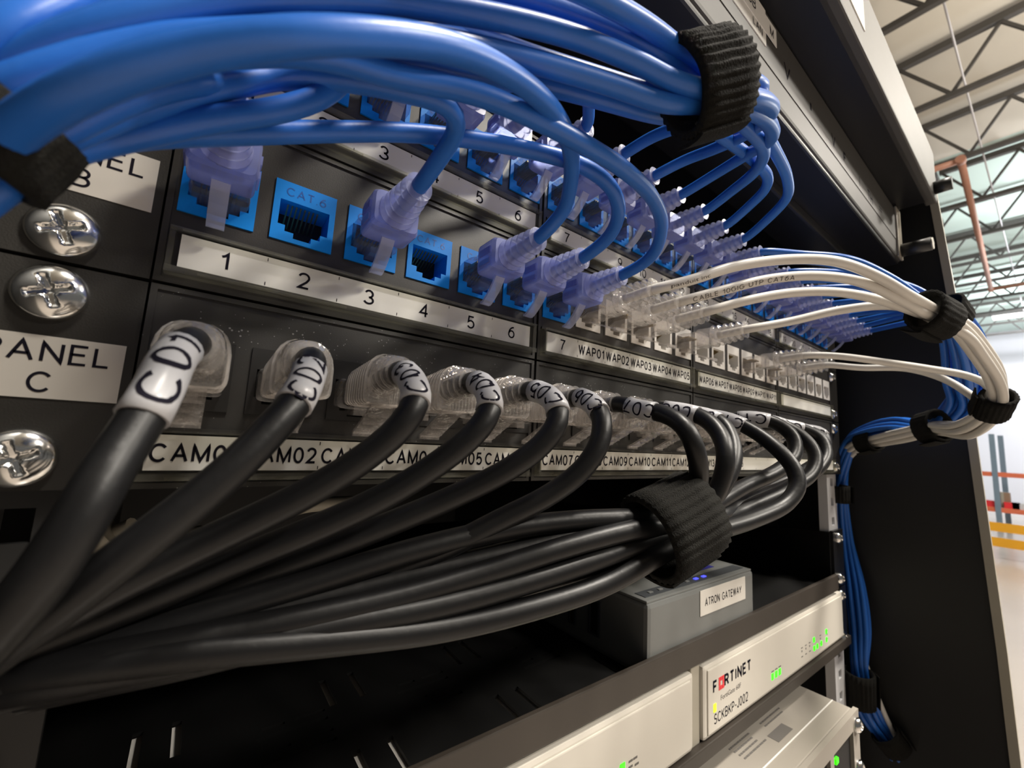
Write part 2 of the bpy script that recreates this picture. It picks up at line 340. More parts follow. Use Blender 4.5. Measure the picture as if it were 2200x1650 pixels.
def wrap_write(mb, w, path, s0, length, r, h, facing, flip=False, mi=0):
    """print word w on a cable: letters run along the cable axis, on the side facing 'facing'"""
    vv, ff, gw, gh = GL[w]; acc = [0.0]
    for i in range(1, len(path)): acc.append(acc[-1] + (path[i] - path[i - 1]).length)
    b = len(mb.v); F = Vector(facing)
    for (x, y) in vv:
        s = s0 + length * (x / gw if not flip else 1 - x / gw); s = max(0, min(acc[-1] - .01, s)); i = 0
        while acc[i + 1] < s: i += 1
        t = (s - acc[i]) / max(1e-6, acc[i + 1] - acc[i]); p = path[i].lerp(path[i + 1], t); T = (path[min(i + 2, len(path) - 1)] - path[max(i - 1, 0)]).normalized()
        if flip: T = -T
        nn = (F - p); nn = (nn - T * nn.dot(T)).normalized(); up = nn.cross(T)
        a = (y / gh - .5) * h / r; mb.v.append(tuple(p + nn * (r * math.cos(a)) + up * (r * math.sin(a))))
    for f in ff: mb.face([b + i for i in f], mi)
EYE = (11.842, -116.88, -29.552)
def fine(vv, ff):
    bm = bmesh.new(); V = [bm.verts.new((x, y, 0)) for x, y in vv]
    for f in ff:
        try: bm.faces.new([V[i] for i in f])
        except ValueError: pass
    bmesh.ops.triangulate(bm, faces=bm.faces[:]); bmesh.ops.subdivide_edges(bm, edges=bm.edges[:], cuts=3, use_grid_fill=True)
    bmesh.ops.triangulate(bm, faces=bm.faces[:]); bm.verts.index_update()
    r = ([(v.co.x, v.co.y) for v in bm.verts], [[v.index for v in f.verts] for f in bm.faces]); bm.free(); return r
for w in list(GL):
    if w == 'panduit inc': a = fine(GL[w][0], GL[w][1]); GL[w] = (a[0], a[1], GL[w][2], GL[w][3])

# ================================================================== warehouse hall
FZ = -1950.0
mb = MB(); mb.box(-9000, 36000, -16000, 9000, FZ - 200, FZ); struct(mb.obj('floor', 'floor'))
mb = MB(); mb.box(34000, 34200, -16000, 9000, FZ, 7400); struct(mb.obj('wall_far', 'wall'))
mb = MB(); mb.box(-9000, 13400, -16000, 9000, 7160, 7300)
struct(mb.obj('ceiling', 'deck'))
mb = MB(); mb.box(13400, 34000, -16000, 9000, 7160, 7300)
struct(mb.obj('ceiling', 'deck_daylight'))
# joists: chords run across the hall (y), shared web bars
JY0, JY1 = -7000, 1230
far = MB(); far.box(-55, 55, JY0, 3200, -60, 60); far_t = far.mesh('top_chord', 'steel')
far = MB(); far.box(-45, 45, JY0, 3100, -1000, -920); far_b = far.mesh('bottom_chord', 'steel')
P1 = 1180.0
chord_t = MB(); chord_t.box(-55, 55, JY0, JY1, -60, 60); chord_t = chord_t.mesh('top_chord', 'steel')
chord_b = MB(); chord_b.box(-45, 45, JY0, JY1 - 100, -1000, -920); chord_b = chord_b.mesh('bottom_chord', 'steel')
w1 = MB().beam((0, 0, -60), (0, -P1 / 2, -930), 45, 45).mesh('web', 'steel')
w2 = MB().beam((0, -P1 / 2, -930), (0, -P1, -60), 45, 45).mesh('web', 'steel')
names = ['nearest', 'second', 'third', 'fourth', 'fifth', 'sixth', 'seventh', 'eighth', 'ninth', 'tenth', 'eleventh']
for k in range(11):
    x = 7150 + 2200 * k
    t = thing('steel_joist', 'dark steel roof joist, %s from the rack' % names[k], 'joist', (x, 0, 7000), 'steel joists under the roof deck')
    link('top_chord', far_t if k > 3 else chord_t, t); link('bottom_chord', far_b if k > 3 else chord_b, t)
    for q in range(-1 if k > 3 else 0, 7):
        link('web', w1, t, (0, JY1 - q * P1 - 60, 0)); link('web', w2, t, (0, JY1 - q * P1 - 60, 0))
t = thing('roof_girder', 'long dark truss girder carrying the joist ends', 'girder', (6000, 1330, 7000))
mb = MB(); mb.box(0, 8200, -60, 60, -80, 60); mb.obj('top_chord', 'steel', t)
mb = MB(); mb.box(0, 8200, -60, 60, -1180, -1060); mb.obj('bottom_chord', 'steel', t)
w = MB().beam((0, 0, -80), (550, 0, -1070), 60, 60).mesh('web', 'steell'); w_ = MB().beam((550, 0, -1070), (1100, 0, -80), 60, 60).mesh('web', 'steell')
for k in range(7): link('web', w, t, (k * 1100 + 50, 0, 0)); link('web', w_, t, (k * 1100 + 50, 0, 0))
# sprinkler main
o = MB().tube([(10640, 1700, 5520), (10640, 640, 5520)], 55, 10)
o.tube([(10640, 640, 5520), (19600, 900, 5520)], 55, 10); o.tube([(19600, 900, 5520), (19600, -3200, 5520)], 55, 10)
for q in ((10640, 640, 5520), (19600, 900, 5520)): o.cyl((q[0] - 70, q[1], q[2]), (q[0] + 70, q[1], q[2]), 72, 12)
o.obj('pipe_run', 'pipe', thing('sprinkler_pipe', 'copper red pipe hanging below the roof joists', 'pipe', (0, 0, 0)))
bpy.data.objects['pipe_run'].location = (0, 0, 0)
tag(MB().tube([(7000, 420, 6100), (30000, 420, 6100)], 13, 8).obj('conduit', 'wall'), 'thin pale conduit running under the roof joists', 'conduit')
for k, (x, y0) in enumerate(((23600, -350), (29500, -900), (16500, -2500), (8500, -4500))):
    t = thing('high_bay_lamp', ['glowing high bay lamp near the far wall end', 'glowing high bay lamp against the far wall', 'glowing high bay lamp halfway down the hall', 'glowing high bay lamp above the open floor'][k], 'lamp', (x, y0, 5500), 'high bay lamps')
    MB().bbox(-300, 300, -650, 1500 if k < 2 else 650, 20, 90, 15).obj('housing', 'wall', t)
    MB().box(-280, 280, -630, 1480 if k < 2 else 630, 0, 19).obj('diffuser', 'lampm', t)
    mb = MB()
    for yy in (-400, 400): mb.beam((0, yy, 90), (0, yy, 1480), 12, 12)
    mb.obj('hanger', 'steell', t)
# pallet racking and guard rail beyond the cabinet
RX = 20000
t = thing('pallet_rack', 'pallet racking with orange beams and blue grey uprights', 'racking', (RX, -600, FZ))
for (yy) in ((20000.0, 1213.5, -24.0), (20900.0, 1085.5, -8.1)):
    MB().box(-60, 60, -60, 60, 0, 2900).obj('upright', 'rackblue', t, (yy[0] - RX, yy[1] + 600, 0))
MB().box(-60, 60, -60, 60, 0, 2900).obj('upright', 'rackblue', t, (0, -2700, 0))
for u, v in ((2150, 1020), (2150, 1098)):
    pass
b1 = (20000.0, 913.9, -293.6); b2 = (20000.0, 984.9, -1370.2)
for b in (b1, b2): MB().box(-40, 40, -2700, 2600, -70, 70).obj('beam', 'orange', t, (0, 0, b[2] - FZ))
t = thing('cardboard_box', 'brown cardboard box standing on the pallet racking', 'box', (RX + 300, (20300.0, 1116.2, -1156.1)[1], b2[2] + 70))
MB().bbox(-200, 200, -150, 150, 0, 460, 8).obj('carton', 'cardb', t); MB().box(-201, -199.5, -30, 30, 60, 461).obj('tape_strip', 'beige', t)
for k, (yy, c, l) in enumerate((((20200.0, 997.8, -1133.5)[1] - 60, 'red', 'red crate beside the brown box on the racking'), ((20200.0, 841.3, -1109.8)[1] - 60, 'wall', 'pale crate further along the pallet racking'), ((20200.0, 1262.3, -1173.6)[1] + 60, 'red', 'red crate left of the brown box on the racking'))):
    t = thing('storage_crate', l, 'crate', (RX + 200, yy, b2[2] + 70), 'crates on the racking')
    mb = MB(); mb.plate(-180, 180, -150, 150, 0, 20, (), 'xy'); 
    for s in (-1, 1): mb.box(s * 180 - 8, s * 180 + 8, -150, 150, 0, 170); mb.box(-180, 180, s * 150 - 8, s * 150 + 8, 0, 170)
    mb.obj('tub', c, t); MB().box(-190, 190, -160, 160, 160, 180).obj('lid', c, t)
GX = 14050
t = thing('guard_rail', 'yellow double guard rail on the warehouse floor', 'barrier', (GX, -600, FZ))
for r in ((14050.0, 744.8, -1333.9), (14050.0, 701.7, -1649.7)):
    mb = MB(); z = r[2] - FZ
    prof = [(-30, -95), (10, -80), (-20, -45), (25, -10), (25, 10), (-20, 45), (10, 80), (-30, 95), (-45, 95), (-45, -95)]
    mb.rings([[(a, yy, z + b) for a, b in prof] for yy in (-3400, 1600)], 0, True, False); mb.obj('rail', 'rail', t)
for yy in (-2900, -1200, 500): MB().box(-140, -46, yy - 50, yy + 50, 0, 640).obj('post', 'rail', t)

# ================================================================== equipment cabinet
UH = 44.45; XR = 458.0
cab = thing('server_cabinet', 'tall open black equipment cabinet holding the panels and cables', 'cabinet', (215, 250, FZ))
def cpart(mb, name, m): return mb.obj(name, m, cab, (-215, -250, -FZ))
mb = MB()
prof = [(-65, 222), (-66, 194), (-72, 100), (-76.5, -30), (-81, -160), (-83, -260), (-88, FZ)]
R = []
for yv, zv in prof: R.append([(488, yv, zv), (493, yv, zv), (493, 700, zv), (488, 700, zv)])
mb.rings(R, 0, True, False); cpart(mb, 'side_panel', 'rack')
mb = MB()
for (x0, x1, d) in ((485.5, 490.5, 0), (491.0, 494.5, 1.2)):
    mb.rings([[(x0, yv - 2 + d, zv), (x1, yv - 2 + d, zv), (x1, yv + 3, zv), (x0, yv + 3, zv)] for yv, zv in prof], 0, True, False)
cpart(mb, 'front_edge', 'frame')
cpart(MB().box(-62, -57, -80, 700, FZ, 222), 'side_panel', 'rack')
cpart(MB().box(-64, -56, -83, -80, FZ, 222), 'front_edge', 'frame')
cpart(MB().box(-62, 493, 700, 705, FZ, 222), 'back_panel', 'rack')
cpart(MB().box(-62, 493, -60, 705, 222, 226), 'top_panel', 'rack')
cpart(MB().box(-62, 493, -60, 705, FZ, FZ + 60), 'base', 'rack')
def rail_mesh(x0, x1, hx):
    mb = MB(); holes = []
    u = 223.0 - 6.35
    k0 = 5
    for U in range(-7, 6):
        zt = U * UH
        for dz in (-6.35, -22.225, -38.1): holes.append((hx - 3.2, hx + 3.2, zt + dz - 3.2, zt + dz + 3.2))
    mb.plate(x0, x1, -7 * UH - 60, 222, 2.6, 4.2, holes); mb.box(x0 - .0, x0 + 1.2, 4.2, 9, -7 * UH - 60, 222)
    return mb
cpart(rail_mesh(431, 453, 442.5), 'mounting_rail', 'zinc')
cpart(rail_mesh(-26, -4, -13.6), 'mounting_rail', 'rack')  # left rail coloured black in place of zinc, standing in for shadow
cpart(MB().box(458, 486, 60, 95, FZ, 222), 'corner_post', 'rack')
cpart(MB().box(-57, -27, 60, 95, FZ, 222), 'corner_post', 'rack')

# screws: domed heads with a cross recess
def screw_mesh(r=5.4, h=3.0):
    mb = MB(); nr, na = 16, 56; c = []
    def cross(x, z):
        ax, az = abs(x), abs(z); a = math.radians(22); x2 = x * math.cos(a) + z * math.sin(a); z2 = -x * math.sin(a) + z * math.cos(a)
        d = min(abs(x2), abs(z2)); l = max(abs(x2), abs(z2))
        return 1.5 * max(0, 1 - l / (r * .62)) ** .5 if d < .62 and l < r * .62 else (1.3 if math.hypot(x, z) < 1.1 else 0)
    mb.v.append((0, -(h - 1.6), 0))
    for i in range(1, nr + 1):
        for k in range(na):
            t = i / nr; a = 2 * math.pi * k / na; x, z = r * t * math.cos(a), r * t * math.sin(a)
            y = h * math.sqrt(max(0, 1 - (t * .96) ** 2)) - cross(x, z); mb.v.append((x, -y, z))
    for k in range(na): mb.face([0, 1 + k, 1 + (k + 1) % na], 0, True)
    for i in range(nr - 1):
        for k in range(na):
            a = 1 + i * na + k; b = 1 + i * na + (k + 1) % na; mb.face([a, b, b + na, a + na], 0, True)
    b = len(mb.v)
    for k in range(na): a = 2 * math.pi * k / na; mb.v.append((r * math.cos(a), 0.6, r * math.sin(a)))
    for k in range(na): p = 1 + (nr - 1) * na + k; q = 1 + (nr - 1) * na + (k + 1) % na; mb.face([p, q, b + (k + 1) % na, b + k], 0, True)
    return mb.mesh('screw', 'chrome')
SCREW = screw_mesh(); SCREWS = screw_mesh(4.4, 3.2)

# ================================================================== patch panels
JW, JH = 14.7, 16.0
def jack_mesh(face_mat):
    mb = MB(); hs = [(-5.9, 5.9, 4.2, 10.9), (-4.2, 4.2, 2.6, 4.3), (-2.1, 2.1, 1.2, 2.7)]
    mb.plate(-JW / 2, JW / 2, 0, JH, -0.5, 9, hs)
    mb.box(-6.2, 6.2, 8.6, 9.2, 1, 11.2, 1)
    return mb.mesh('jack', [face_mat, 'hole'])
pm = MB()
for k in range(8): pm.rings([[(-4.1 + k * 1.02 + s, yv, zv) for s, zv in ((0, z0), (.35, z0), (.35, z0 + .35), (0, z0 + .35))] for yv, z0 in ((1.2, 10.3), (8, 6.8))], 0, True, False)
PINS = pm.mesh('contact_pins', 'pin')
JM = {m: jack_mesh(m) for m in ('blue_jack', 'white_jack', 'black_jack')}
cm = MB(); write(cm, 'CAT.6', (0, -.52, 13.4), 2.3, 9.6); CAT = cm.mesh('lettering', 'blue_txt')
cm = MB(); write(cm, 'CAT.6', (0, -.52, 13.4), 2.3, 9.6); CATB = cm.mesh('lettering', 'ink')
G = 109.5; PITCH = 18.1; JX0 = 2.5 + JW / 2; JZ = 17.3
def jx(k): g, i = divmod(k - 1, 6); return g * G + JX0 + i * PITCH
def face_mesh(m):
    mb = MB(); hs = [(2.5 + i * PITCH, 2.5 + i * PITCH + JW, JZ, JZ + JH) for i in range(6)]
    mb.plate(.5, G - .6, .35, UH - .35, 0, 2.4, hs)
    # softly rounded front border and the shallow label ledge
    for (x0, x1, z0, z1) in ((.5, G - .6, .35, 1.5), (.5, G - .6, UH - 1.5, UH - .35), (.5, 1.7, 1.5, UH - 1.5), (G - 1.8, G - .6, 1.5, UH - 1.5)): mb.box(x0, x1, -.55, 0, z0, z1)
    mb.box(2.0, G - 2.0, -.9, 0, 12.4, 13.3)
    return mb.mesh('faceplate', m)
FM = {m: face_mesh(m) for m in ('face', 'facec')}
RIMB = MB(); RIMB.box(2.2, 107.3, -3.4, -.1, 2.2, 3.6); RIMB.box(2.2, 107.3, -3.4, -.1, 12.2, 12.6)
RIMB.box(2.2, 3.2, -2.9, -.1, 3.6, 12.2); RIMB.box(106.3, 107.3, -2.9, -.1, 3.6, 12.2)
RIMB.box(8, 40, -3.9, -3.4, 2.4, 3.0); RIMB.box(68, 100, -3.9, -3.4, 2.4, 3.0)
RIM = RIMB.mesh('holder_rim', 'rim')
def cover_mesh():
    mb = MB(); mb.box(3.2, 106.3, -3.3, -2.9, 3.6, 12.2)
    return mb.mesh('label_holder', 'cover')
COVER = cover_mesh(); CARD = MB().box(4.2, 105.4, -1.3, -.95, 4.2, 11.7).mesh('label_card', 'card')
LZ = 7.9
def panel(letter, zb, words, kinds, label, fm):
    t = thing('patch_bay', label, 'patch panel', (0, 0, zb))
    # mounting ears and frame
    mb = MB(); mb.plate(-27, 0, .4, UH - .4, -.0, 2.4, [(-16.8, -10.4, 3.6, 9.1), (-16.8, -10.4, 35.4, 40.9)]); mb.box(-.0, 4 * G, 2.4, 16, .4, 2.2); mb.box(0, 4 * G, 2.4, 16, UH - 2.2, UH - .4)
    mb.plate(4 * G - .1, XR, .4, UH - .4, 0, 2.4, [(439.4, 445.6, 3.6, 9.1), (439.4, 445.6, 35.4, 40.9)])
    mb.obj('frame', 'ear', t)
    for z in (6.35, 38.1): link('screw', SCREW, t, (-13.6, 0, z)); link('screw', SCREWS, t, (442.5, 0, z))
    # name sticker on the left ear
    mb = MB(); mb.box(-24.5, -1.6, -.18, -.02, 15.0 if letter != 'C' else 17.6, 27.2 if letter != 'C' else 29.6)
    zc = 21.1 if letter != 'C' else 23.6
    st = mb.obj('name_sticker', 'tape', t); mb = MB(); write(mb, 'PANEL', (-12.4, -.2, zc + 2.9), 4.1, 17.6); write(mb, letter, (-12.8, -.2, zc - 2.9), 4.0); mb.obj('lettering', 'ink', st)
    for g in range(4):
        link('faceplate', FM[fm], t, (g * G, 0, 0))
        h = link('label_holder', COVER, t, (g * G, 0, 0)); link('label_card', CARD, h); link('holder_rim', RIM, h)
        mb = MB(); p = (105.4 - 4.2) / 6
        for i in range(6):
            w = words[g * 6 + i]
            if w:
                cx = 4.2 + (i + .5) * p
                if len(w) > 2: write(mb, w, (cx, -1.34, LZ), 4.0, p * .93)
                else: write(mb, w, (cx, -1.34, LZ), 4.3)
            if 0 < i: mb.box(4.2 + i * p - .09, 4.2 + i * p + .09, -1.36, -1.31, 10.6, 11.4); mb.box(4.2 + i * p - .09, 4.2 + i * p + .09, -1.36, -1.31, 4.5, 5.3)
        if mb.v and words[g * 6]: mb.obj('lettering', 'ink', h)
    for k in range(1, 25):
        m = kinds(k); j = link('jack', JM[m], t, (jx(k), 0, JZ)); link('contact_pins', PINS, j)
        if m == 'blue_jack' and k < 13: link('lettering', CAT, j)
    return t
num = [str(i) for i in range(1, 25)]
panel('A', UH, num, lambda k: 'blue_jack', 'black patch panel with blue jacks, topmost of the three patch panels', 'face')
panel('B', 0, num[:7] + ['WAP%02d' % i for i in range(1, 12)] + [''] * 6, lambda k: 'blue_jack' if k < 8 else 'white_jack', 'black patch panel with PANEL B sticker, blue and white jacks', 'face')
panel('C', -UH, ['CAM%02d' % i for i in range(1, 16)] + [''] * 9, lambda k: 'black_jack', 'black patch panel with PANEL C sticker and CAM labels', 'facec')
ZA, ZB, ZC = UH + 25.3, 25.3, -UH + 24.65

# ================================================================== plugs and boots (origin: middle of the jack opening, cable leaves along -y)
def rrect(cx, cz, rx, rz, y, n=20, p=4.0):
    out = []
    for k in range(n):
        a = 2 * math.pi * (k + .5) / n; c, s = math.cos(a), math.sin(a)
        out.append((cx + rx * math.copysign(abs(c) ** (2 / p), c), y, cz + rz * math.copysign(abs(s) ** (2 / p), s)))
    return out
def ribs(y0, y1, r0, r1, cz0, cz1, n, depth, sq=2.2, duty=.5):
    R = []; steps = n * 4
    for i in range(steps + 1):
        t = i / steps; ph = (i % 4); d = 0 if ph in (0, 1) else depth
        r = r0 + (r1 - r0) * t - d; R.append(rrect(0, cz0 + (cz1 - cz0) * t, r, r, y0 + (y1 - y0) * t, 20, sq))
    return R
pb = MB()
pb.rings([rrect(0, -.2, 5.85, 3.9, y, 24, 8) for y in (5, -3.5)] + [rrect(0, -.3, 5.85, 4.0, -4, 24, 8), rrect(0, -.2, 5.4, 3.6, -6.5, 24, 6), rrect(0, .1, 5.7, 3.9, -11, 24, 6)], 0, True, False)
pb.box(-1.7, 1.7, -5, 4, -5.9, -4.1)
PLUG = pb.mesh('plug', 'plug'); PLUGW = pb.mesh('plug', 'plugw')
pw = MB()
for k in range(8): pw.box(-4.1 + k * 1.02, -3.5 + k * 1.02, -6, 3, 1.2, 1.9)
WIRES = pw.mesh('wire_ends', 'pin')
bb = MB(); bb.rings([rrect(0, .3, 6.1, 4.7, -9.6, 24, 9), rrect(0, .4, 6.2, 4.8, -10.2, 24, 9), rrect(0, .6, 6.2, 4.8, -17.6, 24, 9), rrect(0, .7, 5.7, 4.4, -18.8, 24, 7)], 0, True, False)
for s in (-1, 1): bb.box(s * 6.2 - .35, s * 6.2 + .35, -16.8, -11, .6, 2.6); bb.box(s * 6.2 - .35, s * 6.2 + .35, -16.8, -11, -2.6, -1.0)
BOOT = bb.mesh('boot', 'boot')
rb = MB(); rb.rings(ribs(-18.6, -31.5, 4.7, 3.3, .8, 1.5, 5, .75), 0, True, True); RIBS = rb.mesh('strain_relief', 'bootr')
lt = MB(); path = [(-13.4, -4.0), (-12.4, -5.6), (-10.6, -7.8), (-8.6, -9.6), (-6.8, -10.9), (-5.8, -11.3)]
lt.rings([[(x, y + dy, z + dz) for x, dy, dz in ((-1.7, 0, 0), (1.7, 0, 0), (1.7, -.55, -.7), (-1.7, -.55, -.7))] for y, z in path], 0, True, False)
lt.box(-1.7, 1.7, -6.2, -5.4, -11.9, -11.2)
LATCH = lt.mesh('latch_guard', 'latch')
wb = MB(); wb.rings([rrect(0, .2, 5.6, 4.2, -10.6, 24, 6), rrect(0, .3, 5.7, 4.3, -11.2, 24, 6), rrect(0, .5, 5.3, 4.1, -17.2, 24, 5)], 0, True, False); WBOOT = wb.mesh('boot', 'bootw')
wr = MB(); wr.rings(ribs(-17.0, -31.5, 5.2, 4.0, .6, 1.5, 5, 1.1, 3.0), 0, True, True); WRIBS = wr.mesh('strain_relief', 'bootw')
wl = MB(); wl.rings([[(x, y, z + dz) for x, dz in ((-2.2, 0), (2.2, 0), (2.2, -.7), (-2.2, -.7))] for y, z in ((1, -4.3), (-6, -6.2), (-13, -9.3), (-16.5, -10.4))], 0, True, False); wl.box(-2.6, 2.6, -17.0, -16.0, -11.6, -10.2)
WLATCH = wl.mesh('latch', 'bootw')
ch = MB()
def arch(y, rx, zb, zt, n=22):
    out = []; w = zt - zb
    for k in range(n):
        a = 2 * math.pi * (k + .5) / n; c, s = math.cos(a), math.sin(a); p = 7 if s < 0 else 2.6
        out.append((rx * math.copysign(abs(c) ** (2 / p), c), y, zb + w * .42 + (w * .58 if s > 0 else w * .42) * math.copysign(abs(s) ** (2 / p), s)))
    return out
R = [arch(y, 5.2, -3.4, 5.9 + .11 * (-y - 9)) for y in (-9.8, -14, -19, -24)]
R += [arch(-26, 5.0, -2.6, 7.8), arch(-27.6, 4.6, -1.6, 7.4), arch(-28.2, 4.1, -.8, 7.0)]
ch.rings(R, 0, True, False); HOOD = ch.mesh('boot_hood', 'hoodm')
rg = MB()
for y in [-9.7 - 1.75 * k for k in range(9)]:
    zt = 6.3 + .11 * (-y - 9)
    R = [arch(y, 5.3, -3.5, zt - .3), arch(y - .15, 5.8, -3.9, zt + .15), arch(y - .75, 5.8, -3.9, zt + .15), arch(y - .9, 5.3, -3.5, zt - .3)]
    rg.rings(R, 0, False, False)
RIDGE = rg.mesh('grip_ridges', 'ridgem')
cr = MB(); cr.rings(ribs(-18, -30.5, 5.0, 3.5, 3.1, 3.4, 5, .9, 2.0), 0, True, True); CRIBS = cr.mesh('strain_relief', 'bootw')
ct = MB(); pth = [(-22, -3.4), (-19, -5.2), (-15.5, -7.0), (-12.5, -8.7), (-10.2, -9.8)]
ct.rings([[(x, y, z + dz) for x, dz in ((-2.9, 0), (2.9, 0), (2.9, -.8), (-2.9, -.8))] for y, z in pth], 0, True, False)
ct.box(-2.9, 2.9, -10.4, -9.6, -11.2, -9.9)
for (y, z) in pth[1:4]: ct.box(-2.4, 2.4, y - .3, y + .3, z - 1.3, z - .7)
CTAB = ct.mesh('release_tab', 'bootw')
def head(t, kind):
    if kind == 'blue': parts = [('plug', PLUG), ('boot', BOOT), ('strain_relief', RIBS), ('latch_guard', LATCH)]
    elif kind == 'white': parts = [('plug', PLUGW), ('boot', WBOOT), ('strain_relief', WRIBS), ('latch', WLATCH)]
    else: parts = [('plug', PLUGW), ('boot_hood', HOOD), ('strain_relief', CRIBS), ('release_tab', CTAB)]
    for n, me in parts:
        o = link(n, me, t)
        if n == 'plug': link('wire_ends', WIRES, o)
        if n == 'boot_hood': link('grip_ridges', RIDGE, o)
DIA = dict(blue=3.8, white=3.8, black=5.3)
NCAB = dict(blue='patch_cable', white='patch_cable', black='camera_cable')
def cable(kind, port, row, route, label, group, wrap=None, word=None, prints=None, seg=12):
    z0 = dict(A=ZA, B=ZB, C=ZC)[row]; org = Vector((jx(port), 0, z0))
    t = thing(NCAB[kind], label, 'cable', org, group); head(t, kind)
    dz = 1.5 if kind != 'black' else 3.4
    start = [org + Vector((0, y, dz * (-y / 31))) for y in (-19, -26, -31.5)]
    path = [p - org for p in spline(start + [Vector(p) for p in route])]
    r = DIA[kind] / 2; MB().tube(path, r, seg).obj('jacket', kind, t)
    eye = Vector(EYE) - org
    if wrap:
        s0, L = wrap; acc = 0; seg_p = []
        for i in range(1, len(path)):
            acc += (path[i] - path[i - 1]).length
            if s0 <= acc <= s0 + L: seg_p.append(path[i])
        if len(seg_p) > 2:
            o = MB().tube(seg_p, [r + .38] + [r + .3] * (len(seg_p) - 2) + [r + .38], 16).obj('cable_label', 'wrap', t)
            mb = MB(); wrap_write(mb, word, path, s0 + L * .14, L * .74, r + .36, 5.4 if port < 3 else 4.6, eye, True); mb.obj('lettering', 'ink', o)
    for (w, s0, L, h) in prints or ():
        mb = MB(); wrap_write(mb, w, path, s0, L, r + .05, h, eye + Vector((0, 0, -60))); mb.obj('lettering', 'inkg', t)
    return t
def disk(i, n, r):
    a = i * 2.399963; q = r * math.sqrt((i + .5) / n); return q * math.cos(a), q * math.sin(a)

